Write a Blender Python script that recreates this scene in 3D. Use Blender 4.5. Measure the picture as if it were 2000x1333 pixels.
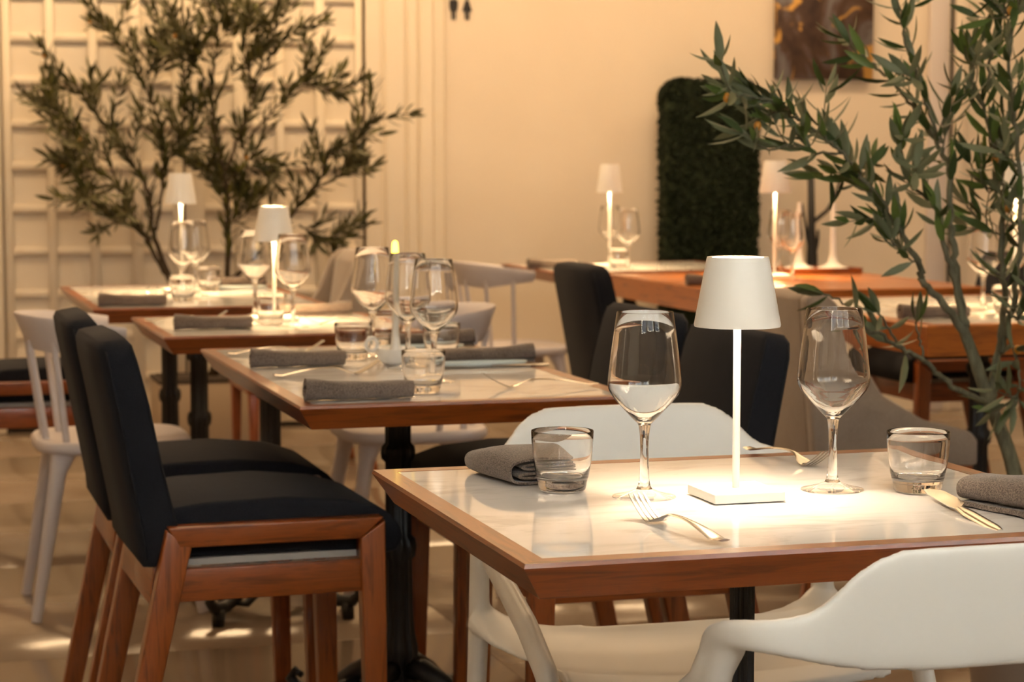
import bpy, bmesh, math, random
from mathutils import Vector, Matrix
R = math.radians
for o in list(bpy.data.objects):
    bpy.data.objects.remove(o, do_unlink=True)
scene = bpy.context.scene
COL = scene.collection

# ---------------------------------------------------------------- camera
cd = bpy.data.cameras.new('camera')
cam = bpy.data.objects.new('camera', cd)
COL.objects.link(cam)
cd.sensor_width = 36.0
cd.lens = 75.6
cam.location = (0, 0, 1.19)
cam.rotation_euler = (R(90 - 4.852), 0, R(-16.5))
cd.clip_start = 0.05
cd.clip_end = 60
cd.dof.use_dof = True
cd.dof.focus_distance = 2.75
cd.dof.aperture_fstop = 8.8
scene.camera = cam

# ---------------------------------------------------------------- world and exposure
w = bpy.data.worlds.new('World')
scene.world = w
w.use_nodes = True
bg = w.node_tree.nodes['Background']
bg.inputs[0].default_value = (0.75, 0.87, 1.0, 1)
bg.inputs[1].default_value = 1.0
vs = scene.view_settings
vs.view_transform = 'Standard'
vs.look = 'None'
vs.gamma = 1.0
vs.use_curve_mapping = False
vs.exposure = 0.38


def area(name, loc, rot, size, size_y, power, color, shape='RECTANGLE', spread=180):
    l = bpy.data.lights.new(name, 'AREA')
    l.shape = shape
    l.size = size
    l.size_y = size_y
    l.energy = power
    l.color = color
    l.spread = R(spread)
    o = bpy.data.objects.new(name, l)
    COL.objects.link(o)
    o.location = loc
    o.rotation_euler = rot
    return o


# daylight through the shop windows behind the camera
DAY = (0.86, 0.95, 1.0)
area('window_daylight', (-0.55, -0.64, 2.42), (R(90), 0, R(180)), 1.15, 1.28, 168, DAY)
area('window_daylight', (1.05, -0.64, 2.42), (R(90), 0, R(180)), 1.15, 1.28, 168, DAY)
area('window_daylight', (2.65, -0.64, 2.42), (R(90), 0, R(180)), 1.15, 1.28, 168, DAY)
# warm ceiling lights
WARM = (1.0, 0.67, 0.36)
for (x, y, p) in ((0.0, 8.7, 27), (1.7, 8.56, 27), (3.3, 8.43, 17), (4.9, 8.3, 17)):
    area('wall_washer_glow', (x, y, 3.14), (0, 0, 0), 1.2, 0.3, p, WARM)
for (x, y, p) in ((0.6, 6.9, 22), (3.2, 6.5, 22), (0.2, 4.8, 12), (2.8, 4.6, 12)):
    area('ceiling_light_glow', (x, y, 3.14), (0, 0, 0), 1.5, 1.5, p, WARM)

# ---------------------------------------------------------------- helpers
def link(o, parent=None):
    COL.objects.link(o)
    if parent is not None:
        o.parent = parent
    return o


def tag(o, label=None, cat=None, group=None, kind=None):
    if label: o['label'] = label
    if cat: o['category'] = cat
    if group: o['group'] = group
    if kind: o['kind'] = kind
    return o


def thing(name, label, cat, loc=(0, 0, 0), rz=0.0, group=None):
    o = bpy.data.objects.new(name, None)
    o.empty_display_size = 0.05
    o.location = loc
    o.rotation_euler = (0, 0, R(rz))
    link(o)
    return tag(o, label, cat, group)


def mesh_from(name, verts, faces, mat, smooth=False):
    me = bpy.data.meshes.new(name)
    me.from_pydata([tuple(v) for v in verts], [], faces)
    me.validate()
    me.update()
    if mat: me.materials.append(M[mat])
    if smooth:
        me.polygons.foreach_set('use_smooth', [True] * len(me.polygons))
    return me


class MB:
    """collects shapes into one mesh"""
    def __init__(s):
        s.v = []; s.f = []
    def add(s, v, f):
        k = len(s.v)
        s.v += [tuple(q) for q in v]
        s.f += [tuple(i + k for i in q) for q in f]
        return s
    def box(s, x0, x1, y0, y1, z0, z1):
        return s.add([(x0, y0, z0), (x1, y0, z0), (x1, y1, z0), (x0, y1, z0), (x0, y0, z1), (x1, y0, z1), (x1, y1, z1), (x0, y1, z1)],
                     [(0, 3, 2, 1), (4, 5, 6, 7), (0, 1, 5, 4), (1, 2, 6, 5), (2, 3, 7, 6), (3, 0, 4, 7)])
    def hexa(s, b, t):
        return s.add(list(b) + list(t), [(0, 3, 2, 1), (4, 5, 6, 7), (0, 1, 5, 4), (1, 2, 6, 5), (2, 3, 7, 6), (3, 0, 4, 7)])
    def bar(s, p, q, wx, wy, wx2=None, wy2=None):
        """square bar from p to q with its section in the xy plane"""
        wx2 = wx if wx2 is None else wx2; wy2 = wy if wy2 is None else wy2
        a = [(p[0] - wx/2, p[1] - wy/2, p[2]), (p[0] + wx/2, p[1] - wy/2, p[2]), (p[0] + wx/2, p[1] + wy/2, p[2]), (p[0] - wx/2, p[1] + wy/2, p[2])]
        b = [(q[0] - wx2/2, q[1] - wy2/2, q[2]), (q[0] + wx2/2, q[1] - wy2/2, q[2]), (q[0] + wx2/2, q[1] + wy2/2, q[2]), (q[0] - wx2/2, q[1] + wy2/2, q[2])]
        return s.hexa(a, b)
    def tube(s, pts, radii, seg=8, flat=1.0, up=(0, 0, 1)):
        pts = [Vector(p) for p in pts]
        n = len(pts)
        if not isinstance(radii, (list, tuple)): radii = [radii] * n
        rings = []; prev = None
        for i, p in enumerate(pts):
            d = (pts[min(i + 1, n - 1)] - pts[max(i - 1, 0)]).normalized()
            ref = Vector(up) if prev is None else prev
            x = ref - d * ref.dot(d)
            if x.length < 1e-4:
                x = Vector((1, 0, 0)) - d * d.x
            x.normalize(); prev = x
            y = d.cross(x)
            rr = radii[i]
            ra, rb = rr if isinstance(rr, (tuple, list)) else (rr, rr * flat)
            rings.append([p + x * (math.cos(2*math.pi*k/seg) * ra) + y * (math.sin(2*math.pi*k/seg) * rb) for k in range(seg)])
        return s.rings(rings, True)
    def rings(s, rings, caps=True):
        seg = len(rings[0]); v = []; f = []
        for r_ in rings: v += r_
        for i in range(len(rings) - 1):
            for k in range(seg):
                a = i*seg + k; b = i*seg + (k+1) % seg
                f.append((a, b, b + seg, a + seg))
        if caps:
            f.append(tuple(range(seg))[::-1])
            f.append(tuple((len(rings)-1)*seg + k for k in range(seg)))
        return s.add(v, f)
    def lathe(s, prof, seg=32, flute=0, fd=0.0):
        rings = []
        for (r_, z) in prof:
            ring = []
            for k in range(seg):
                a = 2*math.pi*k/seg
                rr = max(r_, 1e-5)
                if flute and fd: rr *= 1 - fd*(0.5 - 0.5*math.cos(flute*a))
                ring.append((rr*math.cos(a), rr*math.sin(a), z))
            rings.append(ring)
        return s.rings(rings, False)
    def prism(s, poly, y0, y1):
        """polygon in xz, extruded along y"""
        n = len(poly)
        v = [(x, y0, z) for x, z in poly] + [(x, y1, z) for x, z in poly]
        f = [tuple(range(n)), tuple(range(2*n - 1, n - 1, -1))]
        for i in range(n):
            j = (i + 1) % n
            f.append((i, i + n, j + n, j))
        return s.add(v, f)
    def build(s, name, mat, parent=None, smooth=False, bevel=0, segs=2, sub=0, loc=None, auto=None):
        me = mesh_from(name, s.v, s.f, None, smooth)
        bm = bmesh.new(); bm.from_mesh(me)
        bmesh.ops.recalc_face_normals(bm, faces=bm.faces)
        if bevel:
            bmesh.ops.remove_doubles(bm, verts=bm.verts, dist=1e-5)
            bmesh.ops.bevel(bm, geom=bm.edges[:], offset=bevel, segments=segs, profile=0.5, affect='EDGES', clamp_overlap=True)
        bm.to_mesh(me); bm.free()
        if smooth or bevel:
            me.polygons.foreach_set('use_smooth', [True] * len(me.polygons))
            if bevel or auto:
                me.set_sharp_from_angle(angle=R(auto or 50))
        me.materials.append(M[mat])
        o = bpy.data.objects.new(name, me)
        link(o, parent)
        if loc: o.location = loc
        if sub:
            md = o.modifiers.new('sub', 'SUBSURF'); md.levels = sub; md.render_levels = sub
        return o


def children(o):
    return [c for c in bpy.data.objects if c.parent == o]


def copy_tree(o, loc, rz, label, group=None, parent=None):
    kids = KIDS.get(o.name)
    if kids is None:
        kids = KIDS[o.name] = children(o)
    c = o.copy(); COL.objects.link(c)
    if parent is None:
        c.location = loc; c.rotation_euler = (0, 0, R(rz))
        if label: c['label'] = label
        if group: c['group'] = group
    else:
        c.parent = parent
    for k in kids:
        copy_tree(k, None, None, None, None, c)
    return c


KIDS = {}

# ---------------------------------------------------------------- materials
M = {}


def pmat(name, color, rough=0.5, spec=0.5, metal=0.0, coat=0.0, coat_r=0.05, sheen=0.0):
    m = bpy.data.materials.new(name)
    m.use_nodes = True
    b = m.node_tree.nodes['Principled BSDF']
    b.inputs['Base Color'].default_value = (*color, 1)
    b.inputs['Roughness'].default_value = rough
    b.inputs['Specular IOR Level'].default_value = spec
    b.inputs['Metallic'].default_value = metal
    b.inputs['Coat Weight'].default_value = coat
    b.inputs['Coat Roughness'].default_value = coat_r
    b.inputs['Sheen Weight'].default_value = sheen
    M[name] = m
    return m, m.node_tree, b


def ramp(nt, fac, stops):
    r_ = nt.nodes.new('ShaderNodeValToRGB')
    el = r_.color_ramp.elements
    while len(el) < len(stops): el.new(0.5)
    for e, (p, c) in zip(el, stops):
        e.position = p; e.color = (*c, 1)
    nt.links.new(fac, r_.inputs[0])
    return r_.outputs[0]


def noise(nt, scale=5, detail=3, rough=0.5, stretch=None, coord='Object', dist=0.0):
    tc = nt.nodes.new('ShaderNodeTexCoord')
    mp = nt.nodes.new('ShaderNodeMapping')
    if stretch: mp.inputs['Scale'].default_value = stretch
    nt.links.new(tc.outputs[coord], mp.inputs[0])
    n = nt.nodes.new('ShaderNodeTexNoise')
    n.inputs['Scale'].default_value = scale
    n.inputs['Detail'].default_value = detail
    n.inputs['Roughness'].default_value = rough
    n.inputs['Distortion'].default_value = dist
    nt.links.new(mp.outputs[0], n.inputs[0])
    return n.outputs[0]


def bump(nt, b, h, strength=0.2, dist=0.002):
    bp = nt.nodes.new('ShaderNodeBump')
    bp.inputs['Strength'].default_value = strength
    bp.inputs['Distance'].default_value = dist
    nt.links.new(h, bp.inputs['Height'])
    nt.links.new(bp.outputs[0], b.inputs['Normal'])


def wood(name, dark, light, rough=0.35, stretch=(1, 12, 12), coat=0.38, scale=6):
    m, nt, b = pmat(name, light, rough, 0.5, 0, coat, 0.12)
    n = noise(nt, scale, 6, 0.62, stretch, dist=0.6)
    nt.links.new(ramp(nt, n, [(0.30, dark), (0.52, light), (0.72, tuple(c*0.72 for c in light))]), b.inputs['Base Color'])
    bump(nt, b, n, 0.06, 0.001)


wood('wood_x', (0.085, 0.016, 0.003), (0.26, 0.061, 0.009))
wood('wood_y', (0.085, 0.016, 0.003), (0.26, 0.061, 0.009), stretch=(12, 1, 12))
wood('wood_z', (0.090, 0.018, 0.0035), (0.285, 0.070, 0.011), stretch=(12, 12, 1))
wood('wood_orange', (0.22, 0.062, 0.016), (0.47, 0.145, 0.026), stretch=(1, 10, 10), rough=0.28)
wood('wood_orange_y', (0.22, 0.062, 0.016), (0.47, 0.145, 0.026), stretch=(10, 1, 10), rough=0.28)

m, nt, b = pmat('marble', (0.82, 0.80, 0.78), 0.045, 0.5)
n = noise(nt, 3.2, 8, 0.62, (1, 2.2, 1), dist=1.6)
nt.links.new(ramp(nt, n, [(0.36, (0.66, 0.64, 0.62)), (0.46, (0.80, 0.785, 0.77)), (0.70, (0.85, 0.835, 0.82))]), b.inputs['Base Color'])

m, nt, b = pmat('marble_floor', (0.5, 0.4, 0.3), 0.17, 0.5)
n = noise(nt, 1.3, 7, 0.6, None, 'Object', 1.0)
tc = nt.nodes.new('ShaderNodeObjectInfo')
mx = nt.nodes.new('ShaderNodeMath'); mx.operation = 'MULTIPLY_ADD'
nt.links.new(tc.outputs['Random'], mx.inputs[0]); mx.inputs[1].default_value = 0.10
nt.links.new(n, mx.inputs[2])
nt.links.new(ramp(nt, mx.outputs[0], [(0.34, (0.17, 0.125, 0.090)), (0.55, (0.235, 0.180, 0.132)), (0.75, (0.275, 0.215, 0.162))]), b.inputs['Base Color'])
n2 = noise(nt, 7.0, 3, 0.5)
bump(nt, b, n2, 0.16, 0.01)

pmat('grout', (0.26, 0.21, 0.165), 0.7)


def fabric(name, c1, c2, scale=900, rough=0.95, sheen=0.25, bs=0.35):
    m, nt, b = pmat(name, c1, rough, 0.2, 0, 0, 0, sheen)
    tc = nt.nodes.new('ShaderNodeTexCoord')
    v = nt.nodes.new('ShaderNodeTexNoise'); v.inputs['Scale'].default_value = scale; v.inputs['Detail'].default_value = 1
    nt.links.new(tc.outputs['Object'], v.inputs[0])
    v2 = nt.nodes.new('ShaderNodeTexNoise'); v2.inputs['Scale'].default_value = 14; v2.inputs['Detail'].default_value = 3
    nt.links.new(tc.outputs['Object'], v2.inputs[0])
    ad = nt.nodes.new('ShaderNodeMath'); ad.operation = 'MULTIPLY_ADD'
    nt.links.new(v2.outputs[0], ad.inputs[0]); ad.inputs[1].default_value = 0.35
    nt.links.new(v.outputs[0], ad.inputs[2])
    nt.links.new(ramp(nt, ad.outputs[0], [(0.5, c1), (0.85, c2)]), b.inputs['Base Color'])
    bump(nt, b, v.outputs[0], bs, 0.001)


fabric('navy_fabric', (0.0075, 0.0085, 0.0125), (0.0150, 0.0158, 0.0210), 700, sheen=0.03)
fabric('taupe_fabric', (0.26, 0.215, 0.18), (0.36, 0.30, 0.25), 700)
fabric('linen', (0.075, 0.057, 0.046), (0.230, 0.180, 0.150), 620, bs=0.8)
pmat('thread', (0.014, 0.015, 0.019), 0.9, 0.2)
pmat('webbing', (0.42, 0.39, 0.36), 0.8)

m, nt, b = pmat('white_plastic', (0.78, 0.775, 0.75), 0.34, 0.45)
bump(nt, b, noise(nt, 380, 2), 0.03, 0.0005)
m, nt, b = pmat('grey_plastic', (0.56, 0.52, 0.53), 0.42, 0.4)
bump(nt, b, noise(nt, 380, 2), 0.03, 0.0005)
m, nt, b = pmat('lamp_white', (0.84, 0.82, 0.775), 0.42, 0.4)
bump(nt, b, noise(nt, 900, 2), 0.03, 0.0003)
pmat('ceramic_white', (0.80, 0.79, 0.76), 0.22, 0.5)
m, nt, b = pmat('cast_iron', (0.012, 0.012, 0.013), 0.45, 0.5)
bump(nt, b, noise(nt, 160, 4), 0.15, 0.001)
pmat('black_matt', (0.010, 0.009, 0.009), 0.6)
m, nt, b = pmat('steel', (0.48, 0.455, 0.42), 0.20, 0.5, 1.0)
bump(nt, b, noise(nt, 300, 2, 0.5, (1, 6, 1)), 0.02, 0.0003)
m, nt, b = pmat('ceramic_blue', (0.50, 0.57, 0.57), 0.2, 0.5)

m, nt, b = pmat('wall_paint', (0.72, 0.645, 0.545), 0.82, 0.3)
n = noise(nt, 2.2, 4)
nt.links.new(ramp(nt, n, [(0.3, (0.70, 0.605, 0.480)), (0.7, (0.735, 0.640, 0.515))]), b.inputs['Base Color'])
bump(nt, b, noise(nt, 120, 3), 0.05, 0.001)
m, nt, b = pmat('door_paint', (0.74, 0.650, 0.515), 0.5, 0.4)
bump(nt, b, noise(nt, 60, 3), 0.03, 0.001)
pmat('pilaster_paint', (0.62, 0.56, 0.53), 0.7, 0.3)
pmat('dark_gap', (0.05, 0.035, 0.025), 0.8)
pmat('ceiling_paint', (0.80, 0.76, 0.70), 0.9)
pmat('terracotta', (0.34, 0.27, 0.22), 0.8)
pmat('planter_tan', (0.42, 0.33, 0.24), 0.7)
pmat('soil', (0.05, 0.035, 0.025), 1.0)


def leafmat(name, lo, hi, back, rough=0.5):
    m, nt, b = pmat(name, lo, rough, 0.4)
    oi = nt.nodes.new('ShaderNodeObjectInfo')
    g = nt.nodes.new('ShaderNodeNewGeometry')
    mx = nt.nodes.new('ShaderNodeMath'); mx.operation = 'ADD'
    nt.links.new(oi.outputs['Random'], mx.inputs[0]); nt.links.new(g.outputs['Random Per Island'], mx.inputs[1])
    fr = nt.nodes.new('ShaderNodeMath'); fr.operation = 'FRACT'; nt.links.new(mx.outputs[0], fr.inputs[0])
    c = ramp(nt, fr.outputs[0], [(0.0, lo), (0.6, tuple((a + q)/2 for a, q in zip(lo, hi))), (1.0, hi)])
    mix = nt.nodes.new('ShaderNodeMixRGB')
    nt.links.new(g.outputs['Backfacing'], mix.inputs[0]); nt.links.new(c, mix.inputs[1])
    mix.inputs[2].default_value = (*back, 1)
    nt.links.new(mix.outputs[0], b.inputs['Base Color'])


leafmat('olive_leaf', (0.036, 0.062, 0.020), (0.14, 0.21, 0.045), (0.145, 0.165, 0.09))
leafmat('olive_leaf_warm_lit', (0.026, 0.030, 0.007), (0.125, 0.115, 0.022), (0.085, 0.078, 0.030))  # yellower leaf: warm light on the left tree is put into its colour
leafmat('moss_leaf', (0.006, 0.013, 0.004), (0.022, 0.036, 0.009), (0.010, 0.018, 0.006), 0.7)
m, nt, b = pmat('bark', (0.11, 0.10, 0.075), 0.9, 0.2)
n = noise(nt, 60, 5, 0.6, (1, 1, 0.3))
nt.links.new(ramp(nt, n, [(0.3, (0.085, 0.082, 0.052)), (0.7, (0.21, 0.20, 0.13))]), b.inputs['Base Color'])
bump(nt, b, n, 0.6, 0.004)
m, nt, b = pmat('bark_dark', (0.05, 0.035, 0.02), 0.9, 0.2)
bump(nt, b, noise(nt, 60, 5), 0.6, 0.004)
pmat('olive_fruit', (0.55, 0.24, 0.03), 0.4)

# painting: cloudy greys with dark browns and gold patches
m, nt, b = pmat('painting', (0.2, 0.2, 0.2), 0.6)
n = noise(nt, 3.4, 5, 0.6, (1.5, 1, 0.9), dist=0.7)
c1 = ramp(nt, n, [(0.36, (0.030, 0.014, 0.008)), (0.47, (0.075, 0.040, 0.024)), (0.56, (0.16, 0.145, 0.15)), (0.68, (0.27, 0.235, 0.22))])
n2 = noise(nt, 5.5, 3, 0.55, (1.2, 1, 0.9), dist=0.9)
f2 = ramp(nt, n2, [(0.555, (0, 0, 0)), (0.60, (1, 1, 1))])
mix = nt.nodes.new('ShaderNodeMixRGB')
nt.links.new(f2, mix.inputs[0]); nt.links.new(c1, mix.inputs[1]); mix.inputs[2].default_value = (0.62, 0.34, 0.08, 1)
nt.links.new(mix.outputs[0], b.inputs['Base Color'])


def emit(name, color, strength):
    m = bpy.data.materials.new(name); m.use_nodes = True
    nt = m.node_tree
    nt.nodes.remove(nt.nodes['Principled BSDF'])
    e = nt.nodes.new('ShaderNodeEmission')
    e.inputs[0].default_value = (*color, 1); e.inputs[1].default_value = strength
    nt.links.new(e.outputs[0], nt.nodes['Material Output'].inputs[0])
    M[name] = m


emit('lamp_led', (1.0, 0.77, 0.53), 260.0)
emit('lamp_led_far', (1.0, 0.64, 0.30), 850.0)
emit('flame', (1.0, 0.60, 0.06), 7.0)
emit('ceiling_diffuser', (1.0, 0.70, 0.40), 3.0)


def thin_glass(name, tint):
    """thin clear glass wall: see-through with fresnel reflections"""
    m = bpy.data.materials.new(name); m.use_nodes = True
    nt = m.node_tree
    nt.nodes.remove(nt.nodes['Principled BSDF'])
    t = nt.nodes.new('ShaderNodeBsdfTransparent'); t.inputs[0].default_value = (*tint, 1)
    g = nt.nodes.new('ShaderNodeBsdfGlossy'); g.inputs['Roughness'].default_value = 0.015
    g.inputs[0].default_value = (1, 1, 1, 1)
    f = nt.nodes.new('ShaderNodeFresnel'); f.inputs[0].default_value = 1.5
    gm = nt.nodes.new('ShaderNodeNewGeometry')
    io = nt.nodes.new('ShaderNodeMapRange'); io.inputs['To Min'].default_value = 1.5; io.inputs['To Max'].default_value = 1/1.5
    nt.links.new(gm.outputs['Backfacing'], io.inputs['Value']); nt.links.new(io.outputs[0], f.inputs[0])
    mx = nt.nodes.new('ShaderNodeMixShader')
    nt.links.new(f.outputs[0], mx.inputs[0]); nt.links.new(t.outputs[0], mx.inputs[1]); nt.links.new(g.outputs[0], mx.inputs[2])
    nt.links.new(mx.outputs[0], nt.nodes['Material Output'].inputs[0])
    M[name] = m


thin_glass('window_glass', (0.975, 0.975, 0.97))
thin_glass('foot_glass', (0.985, 0.98, 0.97))
m, nt, b = pmat('glass_wall', (1, 1, 1), 0.0, 0.5)
b.inputs['Transmission Weight'].default_value = 1.0
b.inputs['IOR'].default_value = 1.47
m, nt, b = pmat('glass_solid', (1, 1, 1), 0.0, 0.5)
b.inputs['Transmission Weight'].default_value = 1.0
b.inputs['IOR'].default_value = 1.47

# ---------------------------------------------------------------- the room
W0 = Vector((1.274, 9.499, 0)); WG = -4.8
WT = Vector((math.cos(R(WG)), math.sin(R(WG)), 0)); WN = Vector((math.sin(R(WG)), -math.cos(R(WG)), 0))


def wallobj(name, mb, mat, parent=None, **kw):
    """mesh given in wall space: x along the wall, -y out of the wall, z up"""
    o = mb.build(name, mat, parent, **kw)
    if parent is None:
        o.location = W0; o.rotation_euler = (0, 0, R(WG))
    return o


def wallthing(name, label, cat, u, z=0.0, d=0.0):
    p = W0 + WT*u + WN*d
    return thing(name, label, cat, (p.x, p.y, z), WG)


# floor: large polished tiles with fine joints
fl = MB().box(-2.2, 7.4, -0.85, 10.4, -0.10, -0.004).build('floor', 'grout'); tag(fl, kind='structure')
TS = 1.2
tile_me = None
for i in range(8):
    for j in range(10):
        x = -2.2 + TS*i; y = -0.85 + TS*j
        if tile_me is None:
            t0 = MB().box(0.001, TS - 0.001, 0.001, TS - 0.001, -0.02, 0.0).build('floor_tile', 'marble_floor', fl, bevel=0.0006, segs=1)
            tile_me = t0.data; t0.location = (x, y, 0)
        else:
            t = bpy.data.objects.new('floor_tile', tile_me); link(t, fl); t.location = (x, y, 0)

tag(MB().box(-2.2, 7.4, -0.85, 10.4, 3.2, 3.3).build('ceiling', 'ceiling_paint'), kind='structure')
wb = wallobj('wall_back', MB().box(-3.6, 6.3, 0.0, 0.15, 0, 3.25), 'wall_paint'); tag(wb, kind='structure')
tag(MB().box(-2.3, -2.2, -0.85, 10.4, 0, 3.25).build('wall_left', 'wall_paint'), kind='structure')
tag(MB().box(7.4, 7.5, -0.85, 10.4, 0, 3.25).build('wall_right', 'wall_paint'), kind='structure')
# street side wall behind the camera with three tall windows
mb = MB()
xs = [-2.2, -1.15, 0.05, 0.45, 1.65, 2.05, 3.25, 7.4]
for k in range(0, 8, 2): mb.box(xs[k], xs[k+1], -0.85, -0.65, 0, 3.25)
for k in range(1, 7, 2):
    mb.box(xs[k], xs[k+1], -0.85, -0.65, 0, 1.75); mb.box(xs[k], xs[k+1], -0.85, -0.65, 3.08, 3.25)
tag(mb.build('wall_front', 'wall_paint'), kind='structure')
for n_, k in enumerate((1, 3, 5)):
    wn = MB().box(xs[k], xs[k+1], -0.83, -0.825, 1.75, 3.08).build('window_%d' % (n_ + 1), 'window_glass'); tag(wn, kind='structure')
    fr = MB().box(xs[k], xs[k] + .05, -0.85, -0.78, 1.75, 3.08).box(xs[k+1] - .05, xs[k+1], -0.85, -0.78, 1.75, 3.08)
    fr.box(xs[k] + .05, xs[k+1] - .05, -0.85, -0.78, 1.75, 1.80).box(xs[k] + .05, xs[k+1] - .05, -0.85, -0.78, 3.03, 3.08)
    fr.build('window_frame', 'door_paint', wn)

bb = wallobj('baseboard_back', MB().box(1.21, 6.2, -0.015, 0.0, 0, 0.09), 'door_paint'); tag(bb, kind='structure')

# lattice doors on the left of the back wall: each leaf is a slab, a grid of bars and recessed panels
def lattice_door(name, u0, us):
    """us = list of (start, end) of the panel columns"""
    d = bpy.data.objects.new(name, None); link(d); d.location = W0; d.rotation_euler = (0, 0, R(WG)); tag(d, kind='structure')
    u1 = u0[1]; u0_ = u0[0]
    zs = [0.035 + 0.1838*k for k in range(13)]
    zt = zs[-1] + 0.04
    MB().box(u0_, u1, -0.026, -0.004, 0.02, zt).build('door_slab', 'door_paint', d)
    edges = [u0_] + [e for c in us for e in c] + [u1]
    for k in range(0, len(edges), 2):
        MB().box(edges[k], edges[k+1], -0.046, -0.026, 0.02, zt).build('stile', 'door_paint', d, bevel=0.003, segs=1)
    for c in us:
        for k, z in enumerate(zs):
            z0 = 0.02 if k == 0 else z
            MB().box(c[0], c[1], -0.0445, -0.026, z0, z + 0.038).build('lattice_bar', 'door_paint', d, bevel=0.003, segs=1)
        for k in range(len(zs) - 1):
            MB().box(c[0] + .002, c[1] - .002, -0.031, -0.026, zs[k] + 0.040, zs[k+1] - 0.002).build('panel', 'door_paint', d)
    return d

lattice_door('door_1', (-0.735, 0.030), [(-0.698, -0.551), (-0.514, -0.371), (-0.332, -0.194), (-0.148, -0.014)])
lattice_door('door_2', (0.040, 0.822), [(0.122, 0.253), (0.300, 0.437), (0.473, 0.612), (0.655, 0.789)])
tag(wallobj('trim_1', MB().box(-0.84, -0.742, -0.075, 0.0, 0, 2.35), 'door_paint', bevel=0.004), kind='structure')
tag(wallobj('trim_2', MB().box(0.822, 0.832, -0.018, 0.0, 0, 2.35), 'dark_gap'), kind='structure')
tag(wallobj('trim_9', MB().box(0.030, 0.040, -0.010, 0.0, 0, 2.35), 'dark_gap'), kind='structure')
# moulded casing right of the doors
prof = [(.834, .065), (.895, .065), (.916, .05), (.93, .062), (1.005, .062), (1.018, .044), (1.03, .052), (1.062, .052), (1.074, .034), (1.085, .043), (1.136, .043), (1.148, .026), (1.192, .022), (1.202, 0.0)]
mb = MB(); v = []; f = []
for (u, d) in prof: v += [(u, -d, 0), (u, -d, 2.5)]
for k in range(len(prof) - 1): f.append((2*k, 2*k + 2, 2*k + 3, 2*k + 1))
v += [(.834, 0, 0), (.834, 0, 2.5)]; q = len(v)
f.append((q - 2, 0, 1, q - 1))
mb.add(v, f)
tag(wallobj('trim_3', mb, 'door_paint'), kind='structure')
tag(wallobj('trim_4', MB().box(-0.84, 1.20, -0.03, 0.0, 2.35, 2.5), 'door_paint', bevel=0.004), kind='structure')
tag(wallobj('trim_5', MB().box(-0.742, 0.822, -0.02, 0.0, 0.0, 0.018), 'dark_gap'), kind='structure')
# shallow pilaster and dark joint at the right of the back wall
tag(wallobj('trim_6', MB().box(3.500, 3.590, -0.04, 0.0, 0, 3.2), 'pilaster_paint', bevel=0.004), kind='structure')
tag(wallobj('trim_7', MB().box(3.615, 3.627, -0.005, 0.0, 0, 3.2), 'cast_iron'), kind='structure')
tag(wallobj('trim_8', MB().box(3.632, 3.69, -0.025, 0.0, 0, 3.2), 'wall_paint', bevel=0.004), kind='structure')

# restroom figures on the wall
def figure(name, label, u, woman):
    o = wallthing(name, label, 'sign', u, 1.812); o.scale = (.82, .82, .82)
    if woman:
        body = [(-.020, .062), (-.012, .098), (-.006, .108), (.006, .108), (.012, .098), (.020, .062)]
        body = [(-.027, .045), (-.012, .095), (-.006, .106), (.006, .106), (.012, .095), (.027, .045)]
    else:
        body = [(-.018, .045), (-.023, .070), (-.023, .100), (-.016, .106), (.016, .106), (.023, .100), (.023, .070), (.018, .045)]
    MB().prism(body, -0.008, 0).build('body', 'black_matt', o)
    for s in (-1, 1):
        MB().box(s*.0075 - .0045, s*.0075 + .0045, -0.008, 0, 0.0, 0.05).build('leg', 'black_matt', o)
    MB().prism([(.013*math.cos(2*math.pi*k/16), .124 + .013*math.sin(2*math.pi*k/16)) for k in range(16)], -0.008, 0).build('head', 'black_matt', o)

figure('restroom_sign', 'black man-shaped restroom sign on the back wall', 1.240, False)
figure('restroom_sign', 'black woman-shaped restroom sign on the back wall', 1.301, True)

# painting
p = wallthing('painting', 'abstract grey brown and gold canvas on the back wall', 'painting', 2.98, 1.557)
MB().box(-0.238, 0.238, -0.035, -0.004, 0, 0.85).build('canvas', 'painting', p, bevel=0.003, segs=1)
MB().box(-0.225, 0.225, -0.004, 0, 0.02, 0.83).build('stretcher', 'wood_z', p)


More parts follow.
